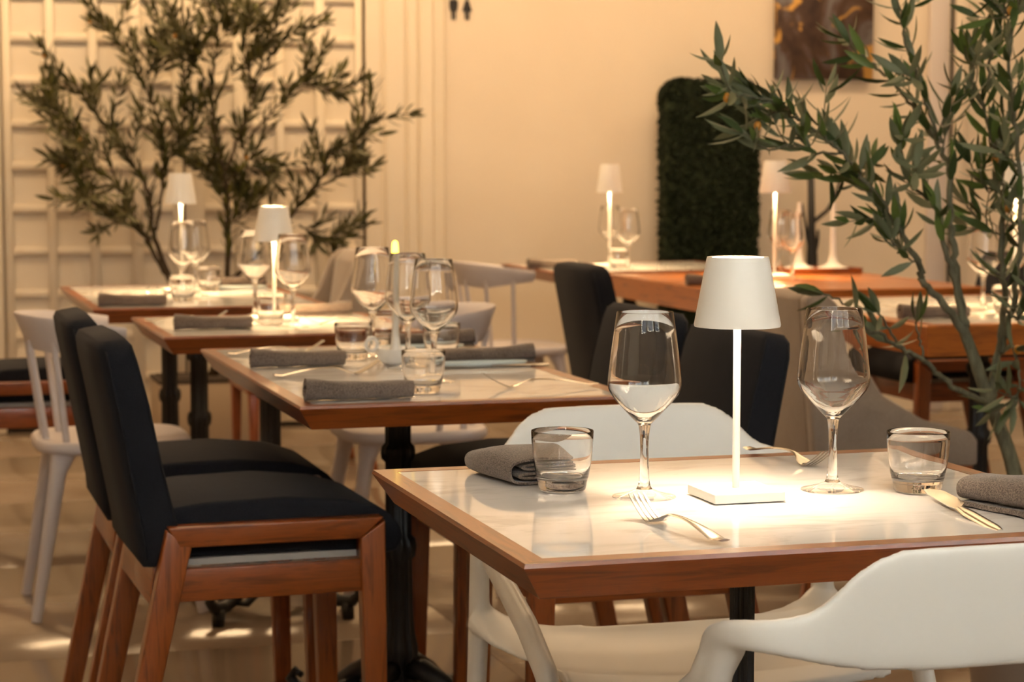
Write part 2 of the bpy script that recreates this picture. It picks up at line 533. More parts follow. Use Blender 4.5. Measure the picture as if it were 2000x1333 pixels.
# ---------------------------------------------------------------- tables
def column(parent, x, y, ztop, r0=0.028, slim=False):
    k = r0
    prof = [(k*1.9, ztop), (k*1.9, ztop - .012), (k*1.05, ztop - .03), (k, ztop - .06), (k, .60), (k*1.28, .592), (k*1.34, .58), (k*1.28, .568), (k, .56),
            (k, .405), (k*1.3, .397), (k*1.38, .38), (k*1.3, .363), (k*1.05, .355), (k*1.1, .25), (k*1.22, .20), (k*1.45, .17), (k*1.5, .155), (k*1.3, .14), (k*1.35, .10), (k*1.6, .07), (k*1.3, .06)]
    if slim:
        prof = [(k*2.4, ztop), (k*2.4, ztop - .012), (k, ztop - .02), (k, .16), (k*1.6, .14), (k*1.7, .10), (k*1.4, .06)]
    c = MB().lathe(prof, 48, 12, 0.14 if not slim else 0.2).build('column', 'cast_iron', parent, smooth=True, loc=(x, y, 0), auto=55)
    MB().box(-.12, .12, -.12, .12, ztop, ztop + .008).build('mount_plate', 'cast_iron', parent, loc=(x, y, 0))
    for q in range(4):
        a = R(45 + 90*q)
        ca, sa = math.cos(a), math.sin(a)
        path = [(.02, .12), (.06, .125), (.11, .10), (.16, .065), (.21, .045), (.255, .05), (.275, .07), (.262, .088), (.245, .078)]
        mb = MB().tube([(x + ca*d, y + sa*d, z) for d, z in path], [.022, .024, .022, .019, .017, .016, .013, .010, .007], 8)
        mb.tube([(x + ca*.235, y + sa*.235, .045), (x + ca*.24, y + sa*.24, .0)], [.018, .016], 8)
        # leaf scrolls on the flank of the foot
        for s in (-1, 1):
            mb.tube([(x + ca*.09 - s*sa*.015, y + sa*.09 + s*ca*.015, .09), (x + ca*.13 - s*sa*.045, y + sa*.13 + s*ca*.045, .075), (x + ca*.17 - s*sa*.04, y + sa*.17 + s*ca*.04, .05), (x + ca*.18 - s*sa*.015, y + sa*.18 + s*ca*.015, .05)], [.010, .012, .010, .006], 6)
        mb.build('foot', 'cast_iron', parent, smooth=True)


def table(label, x0, x1, y0, y1, cols, t=.045, inset=.026, fw=.030, marble=True, woods=('wood_x', 'wood_y'), group=None, top=.75, slim=False, r0=.028):
    cx, cy = (x0 + x1)/2, (y0 + y1)/2
    T = thing('dining_table', label, 'table', (cx, cy, 0), 0, group)
    hx, hy = (x1 - x0)/2, (y1 - y0)/2
    c = [(-hx, -hy), (hx, -hy), (hx, hy), (-hx, hy)]
    ci = [(-hx + fw, -hy + fw), (hx - fw, -hy + fw), (hx - fw, hy - fw), (-hx + fw, hy - fw)]
    cb = [(-hx + inset, -hy + inset), (hx - inset, -hy + inset), (hx - inset, hy - inset), (-hx + inset, hy - inset)]
    iw = max(fw, inset) + .02
    cbi = [(-hx + iw, -hy + iw), (hx - iw, -hy + iw), (hx - iw, hy - iw), (-hx + iw, hy - iw)]
    e = .0022
    for k in range(4):
        j = (k + 1) % 4
        a, b_, ai, bi, ab, bb_, abi, bbi = c[k], c[j], ci[k], ci[j], cb[k], cb[j], cbi[k], cbi[j]
        zt, zl = top, top - .005
        v = [(*a, zl), (*b_, zl), (*ab, top - t), (*bb_, top - t), (*abi, top - t), (*bbi, top - t), (*ai, zt - .012), (*bi, zt - .012), (*ai, zt), (*bi, zt),
             (a[0] + (ai[0]-a[0])*.06, a[1] + (ai[1]-a[1])*.06, zt), (b_[0] + (bi[0]-b_[0])*.06, b_[1] + (bi[1]-b_[1])*.06, zt)]
        f = [(0, 1, 3, 2), (2, 3, 5, 4), (4, 5, 7, 6), (6, 7, 9, 8), (8, 9, 11, 10), (10, 11, 1, 0), (0, 2, 4, 6, 8, 10), (1, 11, 9, 7, 5, 3)]
        MB().add(v, f).build('frame_board', woods[0] if k % 2 == 0 else woods[1], T, auto=30, smooth=False)
    if marble:
        MB().box(-hx + fw + .0006, hx - fw - .0006, -hy + fw + .0006, hy - fw - .0006, top - .02, top - .0004).build('marble_top', 'marble', T)
    else:
        # solid boards
        n_ = 6; wdt = (2*hy - 2*fw)/n_
        for k in range(n_):
            yy = -hy + fw + k*wdt
            MB().box(-hx + fw + .0004, hx - fw - .0004, yy + .0006, yy + wdt - .0006, top - .02, top - .0006).build('board', woods[0], T, bevel=.0008, segs=1)
    MB().box(-hx + iw, hx - iw, -hy + iw, hy - iw, top - t + .002, top - .021).build('underside', 'wood_x', T)
    for (x, y) in cols:
        column(T, x - cx, y - cy, top - t - .008, r0, slim)
    return T


table('nearest marble-topped table with wooden rim, lamp and two wine glasses', .668, 1.490, 2.209, 2.955, [(1.079, 2.58)], slim=True, r0=.0165)
table('long marble table with candle holder and four napkins behind the nearest table', .717, 1.358, 3.749, 4.966, [(1.035, 4.33)])
table('marble table with lit lamp behind the candle table', .678, 1.34, 5.312, 6.023, [(.985, 5.56)])
table('farthest marble table on the left in front of the olive tree', .606, 1.32, 6.37, 7.552, [(.96, 6.68), (.96, 7.38)])
table('back marble table with lamp beside the green moss panel', 2.52, 3.40, 7.93, 8.68, [(2.96, 8.3)])
table('solid wood table with lamp and two candlesticks', 2.69, 3.66, 6.62, 7.80, [(3.17, 7.2)], t=.085, inset=.012, marble=False, woods=('wood_orange', 'wood_orange_y'))
table('marble table with thick orange wooden rim behind the right olive tree', 2.66, 3.50, 5.12, 6.25, [(3.08, 5.6)], t=.085, inset=.012, fw=.05, woods=('wood_orange', 'wood_orange_y'))


# ---------------------------------------------------------------- navy upholstered chair, faces +x
def rounded_slab(prof_x, ys, name=None):
    pass


def make_navy(label):
    T = thing('dining_chair', label, 'chair')
    W2 = .222
    for s in (-1, 1):
        y0, y1 = (s*W2, s*(W2 - .042)) if s > 0 else (-W2, -W2 + .042)
        y0, y1 = min(y0, y1), max(y0, y1)
        yc = (y0 + y1)/2
        # side rail with mitred ends
        MB().hexa([(-.155, y0, .492), (.180, y0, .492), (.180, y1, .492), (-.155, y1, .492)], [(-.175, y0, .53), (.225, y0, .53), (.225, y1, .53), (-.175, y1, .53)]).build('side_rail', 'wood_x', T, bevel=.003)
        # front leg
        MB().hexa([(.196, y0 + .004, 0), (.232, y0 + .004, 0), (.232, y1 - .004, 0), (.196, y1 - .004, 0)], [(.180, y0, .492), (.227, y0, .524), (.227, y1, .524), (.180, y1, .492)]).build('leg', 'wood_z', T, bevel=.003)
        # rear leg
        MB().hexa([(-.285, y0 + .003, 0), (-.245, y0 + .003, 0), (-.245, y1 - .003, 0), (-.285, y1 - .003, 0)], [(-.1765, y0, .525), (-.1325, y0, .492), (-.1325, y1, .492), (-.1765, y1, .525)]).build('leg', 'wood_z', T, bevel=.003)
        MB().box(-.17, .19, yc - .012, yc + .012, .392, .452).build('side_apron', 'wood_x', T, bevel=.002)
    MB().box(.192, .216, -.18, .18, .392, .452).build('front_apron', 'wood_y', T, bevel=.002)
    MB().hexa([(-.205, -.18, .385), (-.180, -.18, .385), (-.180, .18, .385), (-.205, .18, .385)], [(-.195, -.18, .462), (-.17, -.18, .462), (-.17, .18, .462), (-.195, .18, .462)]).build('rear_apron', 'wood_y', T, bevel=.002)
    MB().box(-.15, .19, -.178, .178, .452, .464).build('seat_board', 'webbing', T)
    # seat cushion, rounded front
    prof = [(-.19, .466), (.10, .466), (.225, .452), (.262, .456), (.274, .480), (.268, .505), (.240, .535), (.17, .558), (.05, .570), (-.10, .566), (-.19, .555)]
    c = MB().prism(prof, -.178, .178).build('seat_cushion', 'navy_fabric', T, bevel=.010, segs=3)
    # backrest: leaning slab with rounded top and seams
    def sec(z, x0, x1, hw):
        return z, x0, x1, hw
    rows = [(.452, -.212, -.150, .185), (.47, -.222, -.146, .193), (.50, -.224, -.148, .197), (.62, -.246, -.176, .200), (.74, -.268, -.200, .200), (.82, -.284, -.220, .198), (.848, -.288, -.228, .188), (.862, -.284, -.238, .170)]
    rings = []
    for (z, xa, xb, hw) in rows:
        r_ = .014; ring = []
        for (sx, sy) in ((xb, hw), (xa, hw), (xa, -hw), (xb, -hw)):
            pass
        pts = [(xb - r_*.3, hw), (xa + r_, hw), (xa, hw - r_*1.2), (xa, -hw + r_*1.2), (xa + r_, -hw), (xb - r_*.3, -hw), (xb, -hw + r_*.8), (xb + .004, 0), (xb, hw - r_*.8)]
        rings.append([(x, y, z + (x - xa)*.15) for x, y in pts])
    bk = MB().rings(rings, True).build('backrest', 'navy_fabric', T, smooth=True, auto=60)
    for s in (-1, 1):
        MB().tube([(xb - .004, s*(hw + .0005), z + (xb - xa)*.15) for (z, xa, xb, hw) in rows[1:-1]], .0022, 5).build('piping', 'thread', bk, smooth=True)
        MB().tube([(xa + .012, s*(hw + .0005), z) for (z, xa, xb, hw) in rows[1:-1]], .0022, 5).build('piping', 'thread', bk, smooth=True)
    return T


nv = make_navy('dark navy chair at front left of the candle table')
nv.location = (.660, 4.052, 0); nv.rotation_euler = (0, 0, R(1.5))
G = 'navy upholstered wooden chairs'
nv['group'] = G
copy_tree(nv, (.655, 4.575, 0), 0, 'dark navy chair just behind the front left chair of the candle table', G)
copy_tree(nv, (1.337, 3.84, 0), 180, 'dark navy chair right of the candle table, behind the nearest table lamp', G)
copy_tree(nv, (1.352, 4.40, 0), 180, 'dark navy chair half hidden behind the left wine glass of the nearest table', G)
copy_tree(nv, (2.335, 6.28, 0), 0, 'dark brown chair at left end of the solid wood table', G)
copy_tree(nv, (.47, 6.70, 0), 0, 'wooden chair side frame at the left edge of the picture', G)
copy_tree(nv, (3.490, 6.55, 0), 180, 'wooden framed chair behind the right olive tree branches', G)


# ---------------------------------------------------------------- taupe upholstered chair, faces +x
def make_taupe(label):
    T = thing('upholstered_chair', label, 'chair')
    side = [(-.255, .36), (-.275, .60), (-.29, .82), (-.27, .838), (-.225, .835), (-.19, .80), (-.14, .68), (-.06, .56), (.06, .49), (.20, .455), (.225, .43), (.225, .36)]
    for s in (-1, 1):
        a, b_ = sorted((s*.235, s*.19))
        MB().prism(side, a, b_).build('side_wing', 'taupe_fabric', T, bevel=.010, segs=2)
    bp = [(-.255, .36), (-.275, .60), (-.29, .82), (-.27, .838), (-.235, .835), (-.205, .80), (-.18, .62), (-.165, .36)]
    MB().prism(bp, -.19, .19).build('back_panel', 'taupe_fabric', T, bevel=.008, segs=2)
    MB().box(-.17, .225, -.19, .19, .36, .445).build('seat_cushion', 'taupe_fabric', T, bevel=.02, segs=3)
    MB().box(-.24, .215, -.225, .225, .315, .36).build('seat_frame', 'wood_x', T, bevel=.003)
    for sx, sy in ((-1, -1), (-1, 1), (1, -1), (1, 1)):
        MB().bar((sx*.20 - .02 + (-.05 if sx < 0 else .01), sy*.205, 0), (sx*.20 - .01, sy*.20, .315), .026, .026, .04, .04).build('leg', 'wood_z', T, bevel=.003)
    return T


tp = make_taupe('taupe upholstered chair between the right wine glass and the olive tree')
tp.location = (2.63, 5.42, 0); tp['group'] = 'taupe upholstered chairs'
copy_tree(tp, (1.53, 8.12, 0), 180, 'tan upholstered chair glimpsed behind the left wine glass of the candle table', 'taupe upholstered chairs')


# ---------------------------------------------------------------- grey-white spindle chair, faces +x
def make_spindle(label):
    T = thing('spindle_chair', label, 'chair')
    out = []
    n_ = 32
    for k in range(n_):
        a = 2*math.pi*k/n_
        c_, s_ = math.cos(a), math.sin(a)
        e = 2/3.6
        x = math.copysign(abs(c_)**e, c_)*.205; y = math.copysign(abs(s_)**e, s_)*.205*(1.0 if c_ > 0 else .96)
        out.append((x, y))
    rings = []
    for (sc, z) in ((.90, .425), (.97, .430), (1.0, .438), (1.0, .452), (.97, .459), (.80, .456), (.4, .450)):
        rings.append([(x*sc, y*sc, z) for x, y in out])
    MB().rings(rings).build('seat', 'grey_plastic', T, smooth=True, auto=50)
    for sx, sy in ((-1, -1), (-1, 1), (1, -1), (1, 1)):
        MB().tube([(sx*.135, sy*.135, .43), (sx*.15, sy*.145, .38), (sx*.215, sy*.19, 0)], [.034, .022, .014], 12).build('leg', 'grey_plastic', T, smooth=True, auto=60)
    # wide flared top rail that wraps forward into short arms
    rings = []
    K = 29
    for k in range(K):
        a = R(-97 + 194*k/(K - 1))
        cx, cy = -math.cos(a), math.sin(a)
        e = abs(k - (K - 1)/2)/((K - 1)/2)
        hgt = .092*(1 - .55*max(0, e - .45)/.55)
        zt = .788 - .030*e*e
        zb = zt - hgt
        rin, rout = .205, .205 + .036*(1 - .5*e)
        t = .007 + .004*e
        ring = []
        for q in range(10):
            th = 2*math.pi*q/10
            # ellipse section following the flare
            hh = math.cos(th); ww = math.sin(th)
            z = (zt + zb)/2 + hh*hgt/2
            rad = rin + (rout - rin)*max(0.0, (z - zb)/max(hgt, 1e-4))**1.6 + ww*t
            ring.append((cx*rad - .005, cy*rad, z))
        rings.append(ring)
    MB().rings(rings).build('top_rail', 'grey_plastic', T, smooth=True, auto=70)
    for k in range(6):
        a = R(-75 + 150*k/5)
        p0 = (-math.cos(a)*.176, math.sin(a)*.172, .45); p1 = (-math.cos(a)*.212 - .005, math.sin(a)*.208, .72)
        MB().tube([p0, p1], [.010, .0085], 10).build('spindle', 'grey_plastic', T, smooth=True, auto=60)
    return T


sp = make_spindle('pale grey plastic spindle-back chair left of the row, behind the navy chairs')
sp.location = (.590, 5.765, 0); sp['group'] = 'pale plastic spindle-back chairs'
copy_tree(sp, (1.400, 5.74, 0), 180, 'pale plastic spindle-back chair behind the candle table with seat showing underneath', 'pale plastic spindle-back chairs')
copy_tree(sp, (2.41, 8.12, 0), 0, 'farthest pale spindle-back chair at the back table by the moss panel', 'pale plastic spindle-back chairs')


# ---------------------------------------------------------------- white moulded armchair, faces +y
from mathutils.bvhtree import BVHTree


def fuse(parts, voxel, mat, T):
    """melt overlapping shapes into one smooth moulding, then cut it back into its named parts"""
    v = []; f = []; trees = []
    for nm, mb in parts:
        k = len(v); v += mb.v; f += [tuple(i + k for i in q) for q in mb.f]
        trees.append(BVHTree.FromPolygons([Vector(q) for q in mb.v], mb.f))
    me = bpy.data.meshes.new('fused'); me.from_pydata(v, [], f); me.update()
    bm = bmesh.new(); bm.from_mesh(me); bmesh.ops.recalc_face_normals(bm, faces=bm.faces); bm.to_mesh(me); bm.free()
    o = bpy.data.objects.new('fused', me); link(o)
    md = o.modifiers.new('r', 'REMESH'); md.mode = 'VOXEL'; md.voxel_size = voxel
    sm = o.modifiers.new('s', 'SMOOTH'); sm.factor = .5; sm.iterations = 10
    ev = o.evaluated_get(bpy.context.evaluated_depsgraph_get())
    full = bpy.data.meshes.new_from_object(ev)
    bpy.data.objects.remove(o)
    co = [q.co.copy() for q in full.vertices]; no = [q.normal.copy() for q in full.vertices]
    sel = {nm: [] for nm, _ in parts}
    keys = [k for k in range(len(parts))]
    by = [[] for _ in parts]
    for p in full.polygons:
        best = min(keys, key=lambda k: trees[k].find_nearest(p.center)[3])
        by[best].append(tuple(p.vertices))
    for k, (nm, _) in enumerate(parts):
        if not by[k]: continue
        ids = sorted({i for q in by[k] for i in q}); mp = {i: j for j, i in enumerate(ids)}
        pm = bpy.data.meshes.new(nm)
        pm.from_pydata([co[i] for i in ids], [], [tuple(mp[i] for i in q) for q in by[k]])
        pm.polygons.foreach_set('use_smooth', [True]*len(pm.polygons))
        pm.update()
        pm.normals_split_custom_set_from_vertices([no[i] for i in ids])
        pm.materials.append(M[mat])
        link(bpy.data.objects.new(nm, pm), T)
    bpy.data.meshes.remove(full); bpy.data.meshes.remove(me)


def make_white(label):
    T = thing('plastic_armchair', label, 'chair')
    # band: half path (x, y, z low, z high, thickness)
    half = [(0, -.250, .637, .781, .012), (.080, -.2495, .637, .781, .012), (.142, -.246, .639, .778, .012), (.167, -.2435, .641, .769, .012), (.188, -.240, .644, .754, .012),
            (.204, -.237, .647, .737, .0125), (.218, -.234, .650, .721, .013), (.233, -.230, .654, .710, .0135), (.252, -.222, .658, .704, .0145), (.268, -.211, .661, .700, .017),
            (.280, -.195, .662, .697, .020), (.289, -.172, .660, .693, .022), (.294, -.148, .655, .688, .023), (.296, -.125, .642, .680, .022), (.297, -.105, .620, .668, .020)]
    path = [(-x, y, a, b_, t) for x, y, a, b_, t in half[:0:-1]] + half
    rings = []
    for i, (x, y, za, zb, t) in enumerate(path):
        x0, y0 = path[max(i - 1, 0)][:2]; x1, y1 = path[min(i + 1, len(path) - 1)][:2]
        d = Vector((x1 - x0, y1 - y0)).normalized(); nx, ny = -d.y, d.x
        zc, h = (za + zb)/2, (zb - za)/2
        ring = []
        for q in range(20):
            th = 2*math.pi*q/20
            c_, s_ = math.cos(th), math.sin(th)
            e = 2/3.2
            hh = math.copysign(abs(c_)**e, c_)*h; ww = math.copysign(abs(s_)**e, s_)*t/1.5
            lean = -(zc + hh - .70)*.20*max(0, min(1, 1 - (abs(x) - .2)/.08))
            ring.append((x + nx*ww, y + ny*ww + lean, zc + hh))
        rings.append(ring)
    parts = [('back_band', MB().rings(rings))]
    for s in (-1, 1):
        parts.append(('rear_leg', MB().tube([(s*.288, -.150, .668), (s*.294, -.125, .63), (s*.296, -.108, .57), (s*.296, -.110, .48), (s*.296, -.125, .36), (s*.293, -.165, .18), (s*.29, -.21, 0)],
                  [(.018, .024), (.016, .024), (.015, .022), (.016, .029), (.015, .028), (.014, .022), (.012, .016)], 16, up=(1, 0, 0))))
        parts.append(('front_leg', MB().tube([(s*.291, -.130, .668), (s*.296, -.108, .635), (s*.298, -.080, .600), (s*.299, -.025, .570), (s*.298, .055, .542), (s*.297, .155, .505), (s*.294, .238, .455), (s*.290, .290, .37), (s*.286, .312, .2), (s*.282, .322, 0)],
                  [(.017, .022), (.016, .021), (.015, .021), (.014, .020), (.015, .021), (.016, .023), (.016, .024), (.015, .022), (.013, .018), (.011, .014)], 16, up=(1, 0, 0))))
        parts.append(('seat_web', MB().tube([(s*.296, -.105, .464), (s*.282, -.080, .456), (s*.258, -.050, .448), (s*.225, -.01, .442), (s*.17, .02, .437)], [(.026, .030), (.019, .042), (.012, .065), (.010, .09), (.008, .11)], 14, up=(0, 0, 1))))
    nx, ny = 16, 14
    v = []; f = []
    def sz(u, q):
        return .446 - .016*(1 - u*u)*(1 - q**4*.6) + .016*max(0, -q)**2 - .02*max(0, q - .75)/.25
    for lay in (0, 1):
        for j in range(ny + 1):
            q = -1 + 2*j/ny
            for i in range(nx + 1):
                u = -1 + 2*i/nx
                hw = .264 - .030*max(0, -q)**2 - .012*max(0, q)**3
                y = .112 + q*.155 - .03*u*u*(1 if q > 0 else .35)
                v.append((u*hw, y, sz(u, q) - lay*.015))
    n1 = (nx + 1)*(ny + 1)
    for j in range(ny):
        for i in range(nx):
            a = j*(nx + 1) + i
            f.append((a, a + 1, a + nx + 2, a + nx + 1)); f.append((a + n1, a + nx + 1 + n1, a + nx + 2 + n1, a + 1 + n1))
    loop = [i for i in range(nx + 1)] + [j*(nx + 1) + nx for j in range(1, ny + 1)] + [ny*(nx + 1) + i for i in range(nx - 1, -1, -1)] + [j*(nx + 1) for j in range(ny - 1, 0, -1)]
    for k in range(len(loop)):
        a, b_ = loop[k], loop[(k + 1) % len(loop)]
        f.append((a, a + n1, b_ + n1, b_))
    parts.append(('seat', MB().add(v, f)))
    fuse(parts, .0042, 'white_plastic', T)
    return T


wc = make_white('white plastic armchair in the foreground, its back to the viewer')
wc.location = (1.176, 2.300, 0); wc['group'] = 'white moulded armchairs'
copy_tree(wc, (1.200, 3.125, 0), 180, 'white plastic armchair on the far side of the nearest table', 'white moulded armchairs')

# ---------------------------------------------------------------- lamps
def make_lamp(label, loc, rz, H, rb, rt, hs, led, group, base=.056):
    T = thing('table_lamp', label, 'lamp', loc, rz, group)
    MB().box(-base, base, -base, base, 0.001, .0135).build('base', 'lamp_white', T, bevel=.0012)
    MB().lathe([(.0049, .0135), (.0049, H - .02)], 20).build('pole', 'lamp_white', T, smooth=True)
    z0 = H - hs
    prof = [(rb, z0), (rb + .0006, z0 + .003), (rt + .0010, H - .003), (rt, H), (rt - .006, H - .0005), (rt - .0068, H - .003), (rb - .002, z0 + .001), (rb, z0)]
    s = MB().lathe(prof, 56).build('shade', 'lamp_white', T, smooth=True, auto=40)
    # lit diffuser disc inside the shade and its holder
    zl = z0 + .040
    rl = rt - .006
    MB().lathe([(0, zl + .004), (rl, zl + .004), (rl, zl), (0, zl)], 32).build('diffuser', led, s, smooth=False)
    MB().lathe([(.011, zl - .012), (.011, zl)], 16).build('socket', 'lamp_white', s, smooth=True)
    return T


LG = 'cordless table lamps'
make_lamp('white cordless lamp glowing on the nearest table', (1.0655, 2.5725, .75), 0, .314, .0555, .0395, .0900, 'lamp_led', LG, .0485)
make_lamp('white lamp on the marble table behind the candle table', (1.035, 5.76, .75), 0, .312, .054, .038, .095, 'lamp_led_far', LG)
make_lamp('white lamp on the farthest left table below the olive branches', (.965, 7.085, .75), 0, .392, .051, .036, .100, 'lamp_led_far', LG)
make_lamp('white lamp on the back table left of the moss panel', (2.849, 8.231, .75), 0, .418, .052, .036, .115, 'lamp_led_far', LG)
make_lamp('white lamp on the solid wood table right of the moss panel', (3.189, 7.348, .75), 0, .432, .058, .040, .118, 'lamp_led_far', LG)
make_lamp('white lamp behind the dense right-hand olive leaves', (3.20, 5.62, .75), 0, .432, .055, .038, .110, 'lamp_led_far', LG)


# ---------------------------------------------------------------- glassware
def make_wine(label, loc, group):
    T = thing('wine_glass', label, 'wine glass', loc, 0, group)
    bowl = [(.0070, .0965), (.0100, .0990), (.0175, .1065), (.0270, .1165), (.0365, .1270), (.0432, .1352), (.0467, .1425), (.0479, .1500), (.0475, .158), (.0461, .172), (.0437, .192), (.0403, .217), (.0366, .2425), (.0362, .2434), (.0357, .2425),
            (.0392, .217), (.0426, .192), (.0450, .172), (.0464, .158), (.0467, .1505), (.0455, .1437), (.0419, .1368), (.0350, .1288), (.0255, .1187), (.0155, .1090), (.0075, .1040), (.0, .1028)]
    MB().lathe(bowl, 64).build('bowl', 'glass_wall', T, smooth=True, auto=80)
    stem = [(.0, .0125), (.0105, .0125), (.0082, .017), (.0066, .026), (.0056, .045), (.0054, .065), (.0060, .082), (.0074, .093), (.0085, .0975), (0, .0985)]
    MB().lathe(stem, 32).build('stem', 'glass_solid', T, smooth=True, auto=50)
    foot = [(0, .0012), (.0405, .0012), (.0418, .0022), (.0412, .0034), (.030, .0058), (.019, .0090), (.0105, .0130), (0, .0130)]
    MB().lathe(foot, 56).build('foot', 'foot_glass', T, smooth=True, auto=50)
    return T


def make_tumbler(label, loc, group):
    T = thing('tumbler', label, 'glass', loc, 0, group)
    wall = [(.0330, .0130), (.0352, .020), (.0380, .036), (.0400, .052), (.0413, .070), (.0416, .0800), (.0411, .0810), (.0405, .0800), (.0401, .070), (.0387, .052), (.0366, .036), (.0335, .0215), (.0290, .0175), (0, .0165)]
    MB().lathe(wall, 56).build('wall', 'glass_wall', T, smooth=True, auto=70)
    base = [(0, .0010), (.0290, .0010), (.0312, .0026), (.0322, .0080), (.0329, .0129), (.0300, .0129), (.020, .0140), (0, .0145)]
    MB().lathe(base, 56).build('base', 'glass_solid', T, smooth=True, auto=50)
    return T


GW, GT = 'stemmed wine glasses', 'water tumblers'
w0 = make_wine('wine glass left of the lamp on the nearest table', (.950, 2.603, .75), GW)
for (x, y, lab) in ((1.2105, 2.590, 'wine glass right of the lamp on the nearest table'),
                    (1.058, 4.664, 'wine glass farthest left on the candle table'),
                    (1.064, 4.358, 'middle wine glass on the candle table, behind the candle'),
                    (1.049, 4.082, 'nearest wine glass on the candle table'),
                    (1.006, 5.90, 'wine glass left of the lamp pole on the table behind the candle table'),
                    (1.045, 5.545, 'wine glass right of the lamp on the table behind the candle table'),
                    (.930, 6.78, 'left wine glass of the pair on the farthest left table'),
                    (.985, 6.90, 'right wine glass of the pair on the farthest left table'),
                    (2.93, 8.46, 'wine glass left of the lamp on the back table by the moss panel'),
                    (2.853, 8.02, 'wine glass right of the lamp on the back table by the moss panel'),
                    (3.32, 7.60, 'wine glass left of the lamp on the solid wood table'),
                    (3.212, 7.24, 'wine glass right of the lamp on the solid wood table'),
                    (3.099, 5.62, 'wine glass behind the right olive leaves'),
                    (3.30, 5.80, 'wine glass at the right edge behind the olive leaves')):
    copy_tree(w0, (x, y, .75), 0, lab, GW)
t0 = make_tumbler('tumbler beside the folded napkin on the left of the nearest table', (.868, 2.695, .75), GT)
for (x, y, lab) in ((1.316, 2.552, 'tumbler beside the knife on the right of the nearest table'),
                    (1.001, 4.604, 'tumbler by the far left napkin of the candle table'),
                    (1.150, 4.93, 'farthest tumbler on the candle table'),
                    (.983, 3.905, 'nearest tumbler on the candle table'),
                    (1.186, 4.549, 'tumbler by the right napkin of the candle table'),
                    (1.006, 5.66, 'tumbler glowing under the lamp behind the candle table'),
                    (.906, 6.63, 'left tumbler on the farthest left table'),
                    (1.066, 7.14, 'right tumbler on the farthest left table'),
                    (2.850, 8.125, 'tumbler at the lamp foot on the back table by the moss panel'),
                    (3.08, 5.45, 'tumbler behind the right olive trunk')):
    copy_tree(t0, (x, y, .75), 0, lab, GT)


# ---------------------------------------------------------------- napkins
def catmull(p, n_):
    pts = [Vector(q) for q in p]
    if len(pts) < 3: return [pts[0].lerp(pts[-1], k/n_) for k in range(n_ + 1)]
    out = []
    for i in range(len(pts) - 1):
        p0 = pts[max(i - 1, 0)]; p1 = pts[i]; p2 = pts[i + 1]; p3 = pts[min(i + 2, len(pts) - 1)]
        for k in range(n_):
            t = k/n_
            out.append(.5*((2*p1) + (p2 - p0)*t + (2*p0 - 5*p1 + 4*p2 - p3)*t*t + (3*p1 - p0 - 3*p2 + p3)*t**3))
    out.append(pts[-1])
    return out


def make_napkin(label, loc, rz, L, Wd, Ht, turns, group, seed=1, taper=.25, tl=.42, path=None):
    """rolled cloth: flattened spiral section swept along x; the spiral end is at -x"""
    rnd = random.Random(seed)
    T = thing('napkin', label, 'napkin', loc, rz, group)
    K = int(turns*20)
    th = Ht/(turns*2 + .6)*.80
    mid = []
    for k in range(K + 1):
        u = k/K
        a = -math.pi/2 - 2*math.pi*turns*u
        rr = 1 - .86*u
        # superellipse section so that layers lie flat
        c_, s_ = math.cos(a), math.sin(a)
        e = 2/2.6
        y = math.copysign(abs(c_)**e, c_)*(Wd/2)*(1 - .62*u); z = math.copysign(abs(s_)**e, s_)*(Ht/2)*rr
        mid.append((y, z))
    tail = [(mid[0][0] + Wd*tl*(1 - q/5) + .0, mid[0][1]) for q in range(0, 5)]
    mid = tail + mid
    if path:
        mid = [(p_.x, p_.y) for p_ in catmull([Vector((-y, z, 0)) for y, z in path], 4)]; th = .0034
    n_ = len(mid)
    S = 15
    outer = []
    for s in range(S):
        x = -L/2 + L*s/(S - 1)
        u = s/(S - 1)
        wz = 1 - taper*u + (.30*math.sin(math.pi*min(1, u*1.1)) if path else 0) + .05*math.sin(u*6 + seed)
        wy = 1 + .10*math.sin(u*4 + seed*1.7)
        dz = .0012*math.sin(u*9 + seed)
        sec = []
        for i in range(n_):
            a = mid[max(i - 1, 0)]; b_ = mid[min(i + 1, n_ - 1)]
            d = Vector((b_[0] - a[0], b_[1] - a[1]))
            d = d.normalized() if d.length > 1e-9 else Vector((1, 0))
            nx, nz = -d.y, d.x
            y, z = mid[i]
            wob = .0 if path else .0008*math.sin(i*.9 + s*1.1)
            sec.append(((x + .002*math.sin(i*.35 + seed), (y + nx*th/2)*wy, (z + nz*th/2 + wob)*wz), (x + .002*math.sin(i*.35 + seed), (y - nx*th/2)*wy, (z - nz*th/2 + wob)*wz)))
        outer.append(sec)
    v = []; f = []
    zmin = min(q[2] for s in outer for pr_ in s for q in pr_)
    for s in outer:
        lo = min(q[2] for pr_ in s for q in pr_)
        for a, b_ in s:
            v.append((a[0], a[1], a[2] - lo + .0004)); v.append((b_[0], b_[1], b_[2] - lo + .0004))
    for s in range(S - 1):
        for i in range(n_ - 1):
            p = s*n_*2 + i*2; q = p + n_*2
            f.append((p, p + 2, q + 2, q)); f.append((p + 1, q + 1, q + 3, p + 3))
        p = s*n_*2; q = p + n_*2
        f.append((p, q, q + 1, p + 1))
        p += (n_ - 1)*2; q += (n_ - 1)*2
        f.append((p, p + 1, q + 1, q))
    for s in (0, S - 1):
        for i in range(n_ - 1):
            p = s*n_*2 + i*2
            f.append((p, p + 1, p + 3, p + 2))
    MB().add(v, f).build('cloth', 'linen', T, smooth=True, auto=60)
    return T


